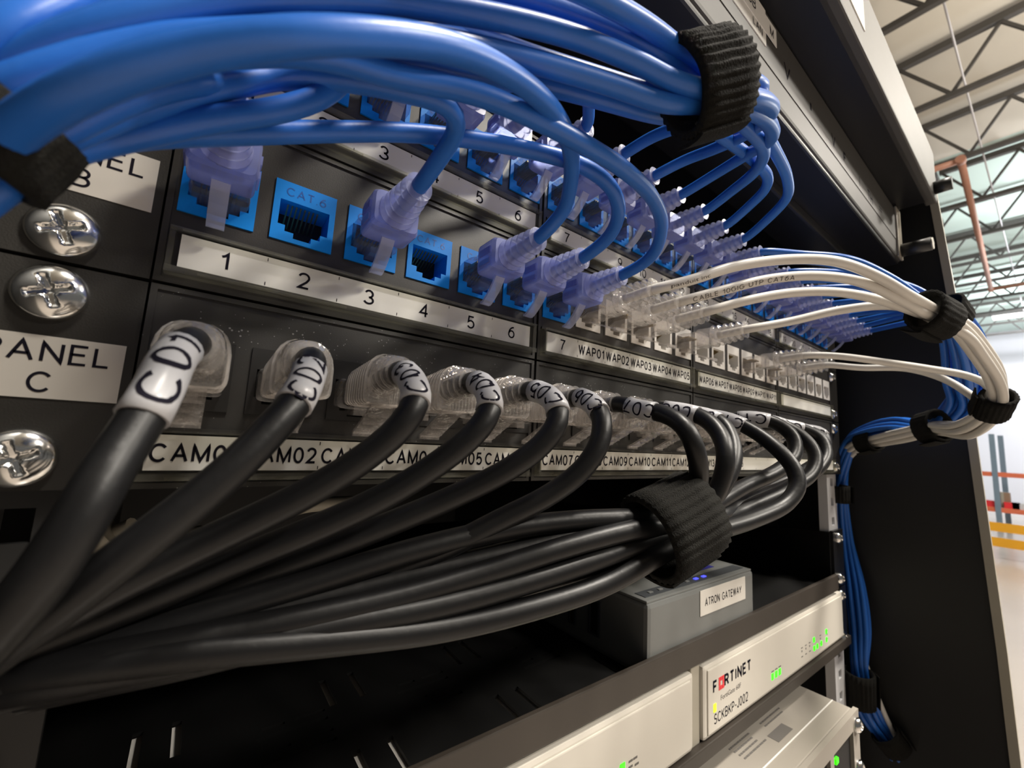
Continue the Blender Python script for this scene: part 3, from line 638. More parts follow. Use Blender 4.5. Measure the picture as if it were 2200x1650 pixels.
# ================================================================== blue cables of the top panel that run left through the upper strap
BA = 'blue cables of the top panel running left'
TOP = {
 1: [(3.7, -40.6, 49.5), (-2.4, -51.9, 23.3), (-5.8, -55.2, 13.3), (-8.3, -56.2, 7.7), (-10.7, -55.0, 3.7), (-13.9, -51.6, -2.4)],
 2: [(29.0, -38.1, 57.0), (28.5, -42.0, 44.8), (25.6, -44.3, 33.3), (21.9, -45.3, 26.1), (16.3, -45.2, 20.3), (8.0, -45.5, 13.8), (1.0, -44.4, 8.5), (-3.5, -44.2, 4.7), (-6.1, -46.6, 0.5), (-8.2, -49.1, -5.4), (-12.0, -46.7, -10.7)],
 3: [(42.7, -43.7, 59.0), (31.8, -49.3, 43.0), (17.6, -52.4, 26.9), (4.8, -51.5, 18.5), (-4.6, -50.3, 8.4), (-8.8, -48.7, 2.8), (-11.4, -49.3, -5.3)],
 4: [(61.8, -41.0, 62.6), (52.8, -47.4, 50.6), (36.3, -50.5, 37.4), (20.7, -53.3, 26.6), (7.3, -53.3, 18.2), (-4.9, -48.9, 8.6), (-9.5, -48.0, 1.5), (-12.1, -47.3, -6.3)],
 5: [(78.7, -41.3, 64.3), (69.6, -48.2, 55.8), (54.2, -51.2, 44.7), (35.7, -52.1, 34.8), (17.5, -54.4, 24.2), (2.8, -50.8, 16.0), (-6.1, -47.8, 7.7), (-9.4, -48.0, 1.2), (-12.1, -47.3, -6.3)],
 6: [(93.4, -38.4, 71.2), (85.0, -46.3, 66.0), (70.3, -53.8, 55.8), (52.6, -56.5, 45.5), (36.5, -59.3, 36.4), (19.5, -58.7, 26.0), (5.2, -56.4, 15.7), (-4.0, -53.1, 7.3), (-9.3, -51.7, 0.1), (-12.6, -48.5, -4.5)],
 7: [(120.8, -41.5, 72.5), (121.0, -51.4, 70.4), (116.2, -66.7, 62.8), (110.1, -77.3, 56.0), (104.5, -81.5, 52.8), (97.9, -80.0, 51.3), (89.0, -76.0, 52.0), (72.4, -74.7, 50.3), (59.4, -74.3, 46.6), (49.1, -73.6, 43.2), (34.2, -70.4, 38.2), (17.4, -63.6, 34.8), (-1.1, -54.1, 31.0), (-16.6, -45.5, 18.8), (-16.7, -47.2, 6.4)],
 8: [(140.7, -41.4, 73.7), (139.1, -52.4, 70.9), (129.8, -66.9, 63.1), (116.9, -78.5, 54.8), (103.2, -82.2, 47.9), (93.3, -81.6, 43.6), (86.0, -78.5, 42.5), (78.1, -75.1, 42.5), (71.9, -73.1, 43.3), (58.8, -69.5, 42.7), (45.4, -66.5, 39.4), (29.3, -63.4, 33.1), (18.6, -62.0, 27.4), (8.2, -59.4, 20.8), (3.1, -58.7, 16.2), (-2.0, -57.7, 11.0), (-8.3, -54.4, 4.6), (-12.5, -51.7, -0.6)],
 9: [(155.2, -46.0, 73.1), (148.1, -59.0, 69.5), (136.0, -71.3, 61.9), (118.7, -77.2, 54.4), (102.1, -78.7, 47.4), (89.9, -76.5, 43.0), (79.6, -73.2, 39.5), (68.1, -69.5, 39.0), (56.1, -66.6, 37.2), (43.6, -64.2, 34.1), (31.3, -63.0, 28.9), (19.3, -60.6, 23.6), (9.6, -59.8, 16.6), (1.7, -58.1, 11.3), (-3.1, -57.4, 6.1), (-7.6, -55.8, 1.6), (-11.0, -53.7, -3.1)],
 10: [(169.8, -44.2, 72.7), (156.9, -59.0, 68.4), (140.8, -67.6, 63.4), (119.9, -71.1, 57.8), (104.2, -73.6, 52.1), (91.4, -73.6, 49.8), (80.1, -72.8, 50.0), (69.7, -70.2, 50.8), (55.4, -66.7, 49.0), (38.2, -63.0, 43.6), (19.2, -55.1, 36.0), (-0.8, -45.4, 22.7), (-11.0, -45.4, 7.9), (-13.6, -46.2, 1.8)],
 11: [(189.4, -42.9, 75.3), (183.6, -51.3, 76.1), (175.8, -55.5, 75.7), (156.8, -58.3, 72.3), (129.4, -61.7, 64.2), (106.3, -65.5, 54.9), (87.0, -64.8, 46.8), (73.9, -62.1, 44.3), (60.4, -59.1, 41.7), (42.8, -56.4, 36.1), (26.7, -55.8, 29.5), (9.7, -55.1, 18.5), (-2.5, -51.9, 8.5), (-9.1, -49.6, 1.6), (-12.4, -47.5, -3.8)],
 12: [(204.7, -44.2, 74.6), (195.3, -55.0, 75.8), (181.9, -60.0, 75.6), (156.1, -65.3, 71.6), (128.2, -70.7, 63.3), (104.9, -74.4, 54.3), (93.3, -72.6, 49.9), (83.4, -69.6, 46.1), (70.6, -64.9, 45.5), (54.7, -61.4, 42.6), (36.7, -58.5, 38.6), (19.5, -56.8, 29.9), (7.0, -55.9, 20.3), (-2.6, -53.5, 11.4), (-9.1, -51.4, 4.8), (-12.3, -49.3, -0.6)],
}
MIDD = {
 1: [(9.9, -41.0, 23.3), (7.4, -47.1, 18.7), (1.1, -50.0, 10.9), (-4.0, -50.0, 3.8), (-7.9, -48.8, -1.0), (-11.5, -46.6, -5.7)],
 3: [(46.7, -41.9, 30.2), (45.9, -49.1, 31.4), (42.0, -52.5, 31.3), (34.6, -51.7, 30.0), (25.3, -48.4, 29.0), (16.9, -44.4, 27.4), (9.0, -45.9, 19.5), (0.9, -47.3, 10.6), (-4.2, -48.5, 3.4), (-8.2, -48.4, -2.3), (-12.0, -45.9, -7.7)],
 5: [(83.7, -39.8, 32.0), (79.2, -46.8, 34.1), (72.1, -54.2, 34.8), (62.0, -61.4, 32.6), (51.1, -66.5, 29.4), (40.6, -69.4, 25.7), (31.3, -71.7, 20.7), (22.4, -72.8, 14.8), (14.5, -72.4, 9.5), (8.1, -69.5, 6.1), (2.0, -66.2, 2.0), (-1.9, -62.8, -0.7), (-5.3, -58.1, -2.4), (-10.0, -51.4, -6.3)],
 6: [(101.2, -41.3, 30.7), (95.7, -48.9, 33.2), (88.7, -51.7, 35.9), (80.0, -50.6, 37.8), (67.7, -46.4, 38.1), (52.1, -40.7, 36.6), (40.0, -38.6, 32.9), (24.4, -38.2, 25.1), (10.8, -39.3, 16.9), (0.6, -41.8, 9.6), (-6.4, -43.1, 3.3), (-9.7, -44.6, -2.6), (-12.8, -42.6, -8.8)],
 7: [(120.7, -42.0, 30.3), (113.8, -50.1, 34.3), (101.2, -55.9, 35.3), (83.9, -60.3, 33.3), (67.1, -62.3, 30.6), (55.0, -62.0, 29.6), (45.3, -60.9, 28.9), (37.1, -59.5, 27.4), (29.8, -58.6, 24.9), (20.0, -58.4, 22.1), (9.7, -56.3, 17.5), (1.2, -52.7, 12.2), (-5.7, -49.2, 6.4), (-9.4, -48.0, 0.7), (-11.9, -47.2, -7.7)],
}
NUMW = 'zero one two three four five six seven eight nine ten eleven twelve thirteen fourteen fifteen sixteen seventeen eighteen nineteen twenty twenty-one twenty-two twenty-three twenty-four'.split()
for k, r in TOP.items():
    where = 'running left' if k < 7 else 'looping through the upper strap'
    cable('blue', k, 'A', r, 'blue patch cable plugged into top panel above number %s, %s' % (NUMW[k], where), BA)
for k, r in MIDD.items():
    cable('blue', k, 'B', r, 'blue patch cable plugged into middle panel above number %s' % NUMW[k], 'blue cables of the middle panel')

# blue cables of the top panel that run right and down beside the rail
def offs(path, i, n, rad, ph=0):
    out = []
    for q, p in enumerate(path):
        p = Vector(p); a = path[max(0, q - 1)]; b = path[min(len(path) - 1, q + 1)]; T = (Vector(b) - Vector(a)).normalized()
        e1 = T.cross(Vector((0, -.3, 1))).normalized(); e2 = T.cross(e1); dx, dy = disk(i + ph, n, 1.0) if n > 1 else (0, 0)
        rr = rad[q] if hasattr(rad, '__len__') else rad
        out.append(p + e1 * (dx * rr) + e2 * (dy * rr))
    return out
TRUNK = [(333.4, -84.1, 52.4), (354.2, -85.9, 44.9), (373.9, -86.3, 34.5), (390.9, -84.3, 21.3), (400.1, -79.0, 8.4), (404.2, -64.4, -6.4), (416.4, -46.1, -5.2), (433.7, -27.1, -8.0), (453.6, -9.0, -16.6), (465.8, 0.3, -36.7), (472.2, 4.6, -61.3), (478.6, 3.9, -101.3), (474.3, -2.0, -137.7), (471.5, -4.7, -169.5), (467.4, -4.0, -200.9), (472.6, -5.7, -229.5), (485.9, -14.3, -253.4), (508.0, -25.5, -285.6)]
TR = [4.6, 8, 10.5, 11, 8, 4.8, 6.5, 6, 4.6, 4.2, 3.6, 4.4, 6.5, 6.5, 4.6, 7, 5, 7]
FIRST = {13: [(243.8, -43.9, 70.7), (258.0, -59.1, 67.8), (285.6, -70.1, 62.5), (313.8, -77.6, 56.2)], 14: [(262.2, -45.3, 72.1), (275.4, -60.4, 65.6), (294.7, -70.0, 59.0), (317.8, -77.8, 54.5)]}
for i, k in enumerate(range(13, 25)):
    tr = offs(TRUNK, i, 12, TR)
    if k in FIRST: pre = FIRST[k]
    else:
        o = Vector((jx(k), -33, ZA + 1.5)); s = tr[0]; pre = [o.lerp(s, .3) + Vector((4, -9, 3)), o.lerp(s, .62) + Vector((6, -9, 3)), o.lerp(s, .86) + Vector((1, -3, 1))]
    cable('blue', k, 'A', list(pre) + tr, 'blue patch cable plugged into top panel above number %s, running right' % NUMW[k], 'blue cables running right beside the rail', seg=8)
# white cables
WT = [(250.1, -89.7, 29.6), (270.5, -93.6, 29.0), (293.7, -97.2, 21.8), (316.2, -99.9, 12.4), (327.5, -99.6, 5.0), (337.4, -95.7, -2.4), (363.2, -83.6, -9.7), (390.9, -66.8, -7.8), (406.2, -50.0, -11.6), (429.2, -31.3, -15.2), (441.4, -18.5, -18.2), (468.8, -0.5, -30.5), (476.5, 8.3, -57.9), (485.5, 9.1, -103.2), (486.4, 4.1, -153.0), (478.3, -1.3, -190.5), (475.6, -6.6, -207.2), (479.3, -12.9, -231.4), (497.2, -22.6, -269.7), (503.5, -24.9, -284.2)]
WR = [3.6, 4.2, 5, 5, 4.2, 4.2, 5.5, 4.2, 5, 4.4, 4.0, 4.2, 4.2, 4.2, 4.2, 4.2, 3, 3, 3, 3]
WHITE = {
 8: [(145.6, -40.4, 29.9), (161.1, -49.5, 37.2), (180.3, -60.9, 42.3), (195.3, -71.0, 42.8), (212.3, -79.3, 39.1), (225.5, -84.7, 34.6), (238.9, -88.2, 32.6)],
 9: [(168.2, -42.6, 32.1), (180.6, -52.7, 36.9), (194.7, -63.7, 39.3), (210.6, -74.1, 38.3), (225.5, -82.0, 33.4), (239.6, -87.0, 29.9)],
 10: [(184.7, -42.3, 31.7), (199.4, -54.1, 36.1), (214.6, -65.7, 37.4), (225.8, -75.0, 35.2), (235.3, -81.6, 32.4), (248.7, -86.4, 30.9)],
 12: [(222.0, -46.1, 30.6), (233.5, -60.6, 35.2), (242.0, -74.7, 36.4), (248.3, -81.7, 35.1), (255.6, -86.6, 31.2)],
 16: [(290.5, -45.0, 25.9), (303.6, -61.9, 22.6), (315.7, -77.9, 18.9), (325.9, -90.0, 15.5), (329.1, -96.6, 10.1)],
 18: [(324.2, -47.4, 24.1), (333.0, -66.3, 22.9), (336.5, -80.4, 16.0), (335.0, -90.2, 5.8), (334.5, -94.0, 0.7)],
}
WTXT = {8: [('panduit inc', 18, 14, 1.7)], 9: [('CABLE 10GIG UTP CAT6A', 16, 40, 1.9)]}
for i, (k, r) in enumerate(WHITE.items()):
    full = offs(WT, i, 6, WR)
    tail = full if k < 13 else full[5:]
    if k < 13: tail = full[1:]
    cable('white', k, 'B', list(r) + tail, 'white patch cable with clear boot above label WAP%02d on middle panel' % (k - 7), 'white patch cables', prints=WTXT.get(k))
# black camera cables
BLACK = {
 1: [(7.9, -37.3, -20.1), (7.4, -42.4, -25.1), (6.2, -44.5, -29.6), (4.9, -46.7, -33.7), (3.9, -49.1, -37.4), (2.9, -50.2, -41.3), (1.2, -50.6, -46.3), (-1.7, -48.8, -52.0), (-5.2, -46.6, -57.4)],
 2: [(26.1, -38.0, -22.5), (24.3, -41.1, -26.0), (21.7, -42.3, -29.6), (17.9, -43.6, -34.9), (14.0, -43.8, -39.5), (8.8, -44.0, -44.9), (3.4, -42.7, -50.7), (-3.3, -39.1, -57.5), (-8.3, -35.8, -62.5)],
 3: [(45.6, -38.0, -19.0), (45.2, -42.2, -22.1), (43.5, -44.2, -26.0), (40.6, -42.5, -30.5), (35.2, -40.0, -35.8), (27.9, -37.5, -41.2), (19.9, -34.5, -46.1), (10.5, -32.8, -51.2), (1.0, -31.2, -56.6), (-7.9, -28.5, -62.7)],
 4: [(63.5, -37.8, -18.0), (62.9, -41.7, -21.9), (60.8, -43.3, -25.7), (56.8, -42.0, -30.8), (50.4, -38.7, -36.8), (42.5, -35.6, -42.4), (32.1, -31.9, -48.0), (21.2, -28.0, -53.1), (9.8, -26.2, -57.9), (-1.8, -24.4, -62.3), (-10.4, -22.3, -65.9)],
 5: [(81.8, -37.7, -17.6), (81.3, -43.1, -20.8), (80.0, -45.2, -24.8), (76.2, -44.0, -30.5), (69.3, -40.3, -36.6), (59.8, -34.6, -42.7), (48.1, -30.0, -48.3), (35.6, -26.1, -53.5), (22.3, -22.8, -58.6), (8.4, -21.8, -62.7), (-4.1, -22.1, -65.2), (-10.7, -20.6, -67.2)],
 6: [(98.2, -37.3, -17.7), (96.8, -43.3, -21.2), (94.8, -45.8, -27.4), (90.3, -44.9, -35.1), (82.9, -40.7, -42.2), (72.3, -35.5, -48.4), (59.3, -31.0, -55.0), (45.3, -27.2, -59.9), (28.6, -25.5, -63.8), (12.0, -23.9, -66.3), (-2.3, -23.2, -67.1), (-10.6, -20.5, -68.5)],
 7: [(119.5, -39.3, -18.5), (120.9, -46.5, -19.7), (120.6, -53.2, -23.3), (122.0, -55.7, -29.6), (126.6, -54.2, -36.7), (129.4, -51.5, -43.1), (123.0, -48.3, -48.7), (109.9, -46.0, -48.9), (94.1, -40.4, -49.4), (75.6, -35.1, -50.9), (53.7, -30.7, -54.4), (28.0, -26.8, -60.4), (6.2, -24.9, -64.6), (-9.6, -21.3, -67.8)],
 8: [(140.7, -41.5, -17.5), (141.2, -47.9, -19.5), (140.1, -53.7, -24.9), (137.2, -56.7, -31.8), (136.8, -55.2, -39.4), (133.1, -52.5, -46.3), (122.9, -49.1, -50.7), (108.1, -48.1, -51.0), (97.8, -45.1, -52.7), (85.2, -41.5, -55.3), (68.2, -36.9, -59.3), (48.4, -32.9, -62.8), (28.1, -30.0, -64.5), (6.6, -27.5, -65.6), (-9.2, -22.9, -67.8)],
 9: [(156.1, -40.5, -17.5), (155.7, -46.1, -19.6), (153.3, -50.9, -25.9), (148.4, -53.6, -32.6), (142.8, -53.3, -39.7), (134.1, -51.9, -46.4), (125.1, -49.2, -52.8), (113.6, -47.9, -54.3), (98.4, -44.8, -57.7), (79.5, -40.0, -61.9), (57.6, -35.7, -64.9), (35.7, -31.6, -66.3), (15.2, -28.7, -67.3), (-3.1, -24.9, -68.3), (-9.4, -21.2, -69.7)],
 10: [(175.9, -40.1, -17.8), (177.9, -48.4, -22.4), (178.1, -55.2, -28.0), (178.4, -59.6, -33.4), (177.3, -61.6, -39.4), (171.5, -60.0, -45.6), (156.9, -55.8, -50.6), (139.7, -52.5, -53.4), (124.5, -50.9, -54.9), (112.4, -50.2, -58.0), (97.6, -45.6, -64.1), (78.9, -41.1, -67.5), (57.7, -36.3, -69.3), (35.7, -32.6, -68.2), (15.1, -30.0, -66.3), (-3.3, -25.0, -66.7), (-9.6, -21.3, -67.8)],
 11: [(194.2, -39.1, -15.4), (198.5, -47.1, -17.2), (200.6, -52.8, -22.9), (197.2, -54.2, -29.3), (185.8, -52.1, -36.0), (168.3, -48.1, -41.6), (147.8, -47.0, -47.2), (125.6, -48.9, -49.3), (113.9, -46.2, -51.0), (98.9, -41.0, -52.2), (76.3, -34.7, -56.5), (49.6, -29.2, -60.5), (21.3, -26.2, -64.1), (-1.3, -22.5, -68.0), (-10.1, -17.9, -71.1)],
 12: [(214.2, -40.2, -15.5), (217.8, -49.5, -21.2), (216.7, -55.0, -28.8), (210.5, -55.5, -36.3), (198.3, -53.0, -41.8), (173.9, -48.7, -48.2), (149.7, -47.5, -52.3), (129.1, -48.2, -54.0), (116.6, -45.9, -57.1), (99.3, -41.1, -61.1), (74.4, -34.3, -65.3), (49.7, -30.6, -67.0), (21.6, -28.4, -67.5), (-1.0, -23.9, -68.8), (-10.1, -17.9, -71.1)],
 13: [(234.7, -40.4, -16.3), (242.3, -49.0, -21.1), (240.8, -51.9, -27.4), (231.9, -51.6, -34.7), (211.4, -47.7, -41.8), (173.3, -45.8, -47.8), (136.1, -48.7, -52.5), (118.4, -46.2, -56.0), (96.4, -38.8, -61.9), (66.5, -30.6, -67.2), (36.8, -28.2, -68.7), (9.5, -25.4, -68.6), (-8.7, -20.4, -70.4)],
 14: [(256.1, -41.1, -17.3), (257.8, -46.7, -21.6), (252.1, -47.2, -30.7), (236.6, -44.8, -36.3), (198.0, -42.3, -44.0), (150.1, -45.8, -49.7), (124.7, -46.5, -52.0), (102.0, -41.6, -54.8), (65.3, -31.9, -61.5), (28.6, -27.6, -65.9), (-1.2, -22.4, -68.7), (-10.1, -17.9, -71.1)],
 15: [(272.9, -41.1, -17.5), (269.7, -43.7, -24.8), (258.4, -42.9, -32.0), (231.9, -40.6, -39.9), (177.1, -42.5, -47.1), (135.8, -47.4, -51.3), (115.2, -46.8, -53.1), (88.4, -38.3, -58.7), (54.1, -31.8, -64.6), (21.8, -27.1, -68.8), (-3.7, -20.1, -71.3)],
}
for k, r in BLACK.items():
    cable('black', k, 'C', r, 'thick black camera cable with clear boot plugged in above label CAM%02d' % k, 'black camera cables', wrap=(14.5 if k > 1 else 15.5, 13.5 if k > 1 else 17), word='C%02d' % k, seg=16 if k < 8 else 12)

# ================================================================== hook-and-loop straps
def strap(p0, p1, top, minor, label, nrib=34, amp=.28, tail=True):
    amp = .5 if minor > 8.5 or nrib == 34 else .22
    p0, p1, top = Vector(p0), Vector(p1), Vector(top); c = (p0 + p1) / 2; ax = (p1 - p0); Lh = ax.length / 2; ax.normalize()
    mj = top - c; mj = mj - ax * mj.dot(ax); a = mj.length; mj.normalize(); mn = ax.cross(mj); n = nrib * 8
    t = thing('cable_strap', label, 'strap', c, 'black hook and loop cable straps'); mb = MB()
    def ring(s, off, rib):
        out = []
        for k in range(n):
            th = 2 * math.pi * k / n; e = off + (amp * (0.5 + .5 * math.cos(th * nrib)) if rib else 0) + .12 * math.sin(5 * th + s)
            out.append(ax * s + mj * ((a + e) * math.cos(th)) + mn * ((minor + e) * math.sin(th)))
        return out
    S = [-Lh, -Lh + .15, -Lh * .5, 0, Lh * .5, Lh - .15, Lh]
    outer = [ring(s, 0.0 if i in (0, len(S) - 1) else .9, i not in (0, len(S) - 1)) for i, s in enumerate(S)]
    inner = [ring(s, -.5, False) for s in (Lh, -Lh)]
    mb.rings(outer + inner + [outer[0]], 0, False, True); mb.obj('band', 'strap', t)
    if tail:      # the overlapping free end
        mb = MB(); R = []
        for q in range(14):
            th = 2.9 + q * .07; e = 1.35 + (q / 13) ** 3 * 1.6; w = Lh * .97
            d = mj * ((a + e) * math.cos(th)) + mn * ((minor + e) * math.sin(th)); d2 = mj * ((a + e + .8) * math.cos(th)) + mn * ((minor + e + .8) * math.sin(th))
            R.append([d - ax * w, d + ax * w, d2 + ax * w, d2 - ax * w])
        mb.rings(R, 0, True, False); mb.obj('strap_end', 'strap', t)
    return t
strap((83.1, -74.1, 44.2), (93.9, -79.3, 50.1), (88.8, -78.0, 57.3), 6.2, 'wide black strap around the blue cables below the grey device')
strap((-8.0, -53.0, 1.8), (-10.7, -52.4, -4.9), (-4.8, -54.2, -5.2), 6.5, 'black strap at the far left gathering all the blue cables', 26)
strap((111.0, -48.5, -54.1), (129.4, -52.1, -47.2), (113.0, -47.0, -42.1), 9.0, 'black woven strap around the black camera cables', 30)
strap((242.2, -86.7, 31.9), (256.9, -91.0, 29.4), (250.3, -91.2, 37.8), 5.6, 'black strap around the four upper white cables', 22)
strap((331.6, -83.2, 55.3), (342.7, -85.6, 49.4), (342.9, -89.6, 57.9), 6.4, 'black strap around blue cables behind the white bundle', 22)
strap((327.5, -99.6, 5.0), (339.0, -95.5, -3.3), (338.8, -101.8, -2.2), 5.4, 'black strap at the outer bend of the white bundle', 22)
strap((389.0, -70.8, -5.8), (397.8, -61.9, -8.1), (391.6, -66.7, 3.1), 7.2, 'black strap joining blue and white bundles beside the cabinet side', 22)
strap((428.3, -30.7, -14.9), (439.4, -19.6, -17.8), (433.4, -25.4, -8.7), 6.2, 'black strap where the white bundle goes behind the blue one', 20)
strap((458.3, 3.6, -53.6), (459.2, 4.1, -67.8), (453.2, 8.8, -61.2), 9.0, 'black strap around rail and blue cables, highest on the rail', 22)
strap((461.2, -4.6, -199.7), (464.7, -3.0, -225.7), (455.3, 2.0, -212.8), 9.0, 'black strap around blue cables beside the ivory devices', 22)
strap((475.2, -15.4, -244.0), (487.2, -20.8, -257.6), (477.1, -12.1, -256.9), 6.0, 'black strap around blue cables at the bottom right', 22)

# ================================================================== devices above
t = thing('rack_device', 'grey front rack device above the patch panels with stickers and letters', 'rack device', (215, 100, 133.4))
def dp(mb, name, m, off=(215, 100, 133.4)): return mb.obj(name, m, t, (-off[0], -off[1], -off[2]))
mb = MB(); mb.box(-20, 455, -40, 480, 134.2, 177.2); dp(mb, 'chassis', 'deviceb')
mb = MB(); mb.bbox(-24, 460, -47, -38, 133.6, 177.4, 1.6); dp(mb, 'front_panel', 'device')
mb = MB(); mb.bbox(-24, 456, -46, 2, 130.6, 134.0, 1.2); mb.bbox(-24, 430, -25, 0, 124, 131, 1.5); dp(mb, 'bottom_lip', 'deviceb')
mb = MB(); mb.box(60, 448, -47.35, -46.95, 148, 170); dp(mb, 'dark_window', 'device')
mb = MB(); mb.box(70, 199, -47.7, -47.36, 155.5, 174.5); mb.box(140, 210.5, -47.9, -47.71, 162.5, 172); s_ = dp(mb, 'paper_stickers', 'card')
mb = MB()
for (w, x, z, h) in (('N', 150, 168.5, 5), ('NX', 165, 160, 5), ('USB', 182, 168.5, 5), ('LAN', 190, 159.5, 4), ('M', 205, 167, 5), ('WAN', 130, 160, 4), ('NX', 110, 168, 5)): write(mb, w, (x, -47.95, z), h, h * len(w) * .8)
dp(mb, 'lettering', 'ink')
mb = MB()
for (w, x, z, h, ww) in (('V', 224, 158.5, 8, 8), ('I', 256, 158, 5, 3), ('V', 293, 157, 8, 7), ('F', 314, 156, 7, 5), ('I', 345, 154, 8, 1.2), ('TH', 370, 153, 8, 12), ('=', 398, 155, 6, 10)): write(mb, w, (x, -47.4, z), h, ww)
dp(mb, 'lettering', 'ink')
mb = MB(); mb.cyl((455, -47, 141), (455, -66, 141), 5.2, 20); mb.cyl((455, -40, 141), (455, -47, 141), 3.0, 16); dp(mb, 'thumb_screw', 'knobm')
mb = MB(); mb.cyl((455, -66, 141), (455, -67, 141), 4.6, 20); dp(mb, 'thumb_screw_cap', 'frame')
mb = MB(); mb.bbox(446, 460, -48.5, -47, 134, 177, .5); dp(mb, 'end_bracket', 'frame')
t = thing('rack_device', 'deep dark device topmost in the cabinet with a thin bright front edge', 'rack device', (215, 100, 177.9))
o4 = (215, 100, 177.9)
mb = MB(); mb.box(-20, 458, -66, 480, 177.9, 221.8); dp(mb, 'chassis', 'deviceb', o4)
mb = MB(); mb.bbox(-24, 466, -70, -63, 177.9, 221.8, 1.0); dp(mb, 'front_panel', 'device', o4)
mb = MB(); mb.box(120, 263, -70.4, -70.0, 190, 212); dp(mb, 'paper_sticker', 'card', o4)
mb = MB(); mb.cyl((455, -70, 186), (455, -80, 186), 5, 20); dp(mb, 'thumb_screw', 'knobm', o4)

# ================================================================== shelf, gateway, ivory devices
t = thing('equipment_shelf', 'black slotted shelf carrying the grey gateway box', 'shelf', (215, 100, -133.35))
o5 = (215, 100, -133.35)
holes = []
for x in (8, 18, 64, 75, 118.6, 128.5, 175.5):
    for y0, y1 in ((9, 27), (53.5, 72)): holes.append((x, x + 2.6, y0, y1))
for x in (40, 88, 142):
    for yq in (35, 47):
        holes.append((x, x + 22, yq, yq + 1.8))
        holes.append((x + 2, x + 9, yq + 5, yq + 6.4)); holes.append((x + 12, x + 22, yq + 5, yq + 6.4))
for x in (230, 241, 285, 296, 340, 351, 395): 
    for y0, y1 in ((53.5, 72),): holes.append((x, x + 2.6, y0, y1))
mb = MB(); mb.plate(-20, 430, 0, 330, -132.2, -131.0, holes, 'xy'); dp(mb, 'shelf_floor', 'shelf', o5)
mb = MB(); mb.bbox(-24, 431, -2.2, .2, -133.4, -121.8, .5); dp(mb, 'front_lip', 'lip', o5)
for (x0, x1) in ((-27, -22), (431, 455)):
    mb = MB(); mb.plate(x0, x1, -133.0, -89.2, 0, 2.2, []) ; dp(mb, 'mounting_flange', 'deviceb', o5)
for z in (-95.25, -127): 
    for x in (442.5, -13.6): link('screw', SCREWS, t, (x - 215, -100, z + 133.35))
mb = MB(); mb.rings([[(x, 2, -133), (x, 330, -133), (x, 330, -115), (x, 2, -90)] for x in (429, 431)], 0, True, False); dp(mb, 'side_gusset', 'shelf', o5)
mb = MB(); mb.rings([[(x, 2, -133), (x, 330, -133), (x, 330, -115), (x, 2, -90)] for x in (-22, -20)], 0, True, False); dp(mb, 'side_gusset', 'shelf', o5)

t = thing('gateway_box', 'dark grey gateway box with ATRON GATEWAY sticker on the shelf', 'network device', (234, 40, -130.9))
o6 = (234, 40, -130.9)
mb = MB(); mb.bbox(182, 287, -.0, 82, -130.9, -99.5, 2.2); dp(mb, 'housing', 'gate', o6)
mb = MB(); mb.bbox(182.6, 286.4, 1, 81, -99.9, -98.6, .5); dp(mb, 'top_cover', 'gate', o6)
mb = MB(); mb.box(186, 283, 4, 10, -98.62, -98.3); dp(mb, 'light_strip', 'gated', o6)
for k, x in enumerate((192, 200, 208, 216, 224, 233, 241)):
    mb = MB(); mb.bbox(x, x + 3.2, 6, 7.6, -98.4, -97.9, .2); dp(mb, 'indicator_light', 'ledb' if k > 4 else 'gate', o6)
mb = MB(); mb.box(226, 275.5, -.35, -.05, -113.2, -101.0); s_ = dp(mb, 'name_sticker', 'tape', o6)
mb = MB(); write(mb, 'ATRON GATEWAY', (250.5, -.4, -107.2), 4.0, 40); dp(mb, 'lettering', 'ink', o6)
mb = MB(); mb.box(224, 268, 14, 44, -98.6, -98.35); dp(mb, 'blue_sticker', 'navy', o6)
mb = MB(); mb.bbox(240, 268, 30, 42, -98.34, -98.1, .1); dp(mb, 'white_logo_patch', 'card', o6)
mb = MB(); write(mb, 'N', (254, 36, -98.02), 7, 9, (1, 0, 0), (0, 1, 0), n=(0, 0, 1)); dp(mb, 'lettering', 'navy', o6)
for (y, w, h, m) in ((28, 5, 15, 'hole'), (44, 3.2, 13, 'pin'), (58, 9, 9, 'hole')):
    mb = MB(); mb.plate(y - 1.2, y + w + 1.2, -123 - .8, -123 + h + .8, 181.2, 182.4, [(y, y + w, -123, -123 + h)], 'yz'); dp(mb, 'port_frame', 'gated', o6)
    mb = MB(); mb.box(181.7, 182.2, y, y + w, -123, -123 + h); dp(mb, 'port', m, o6)

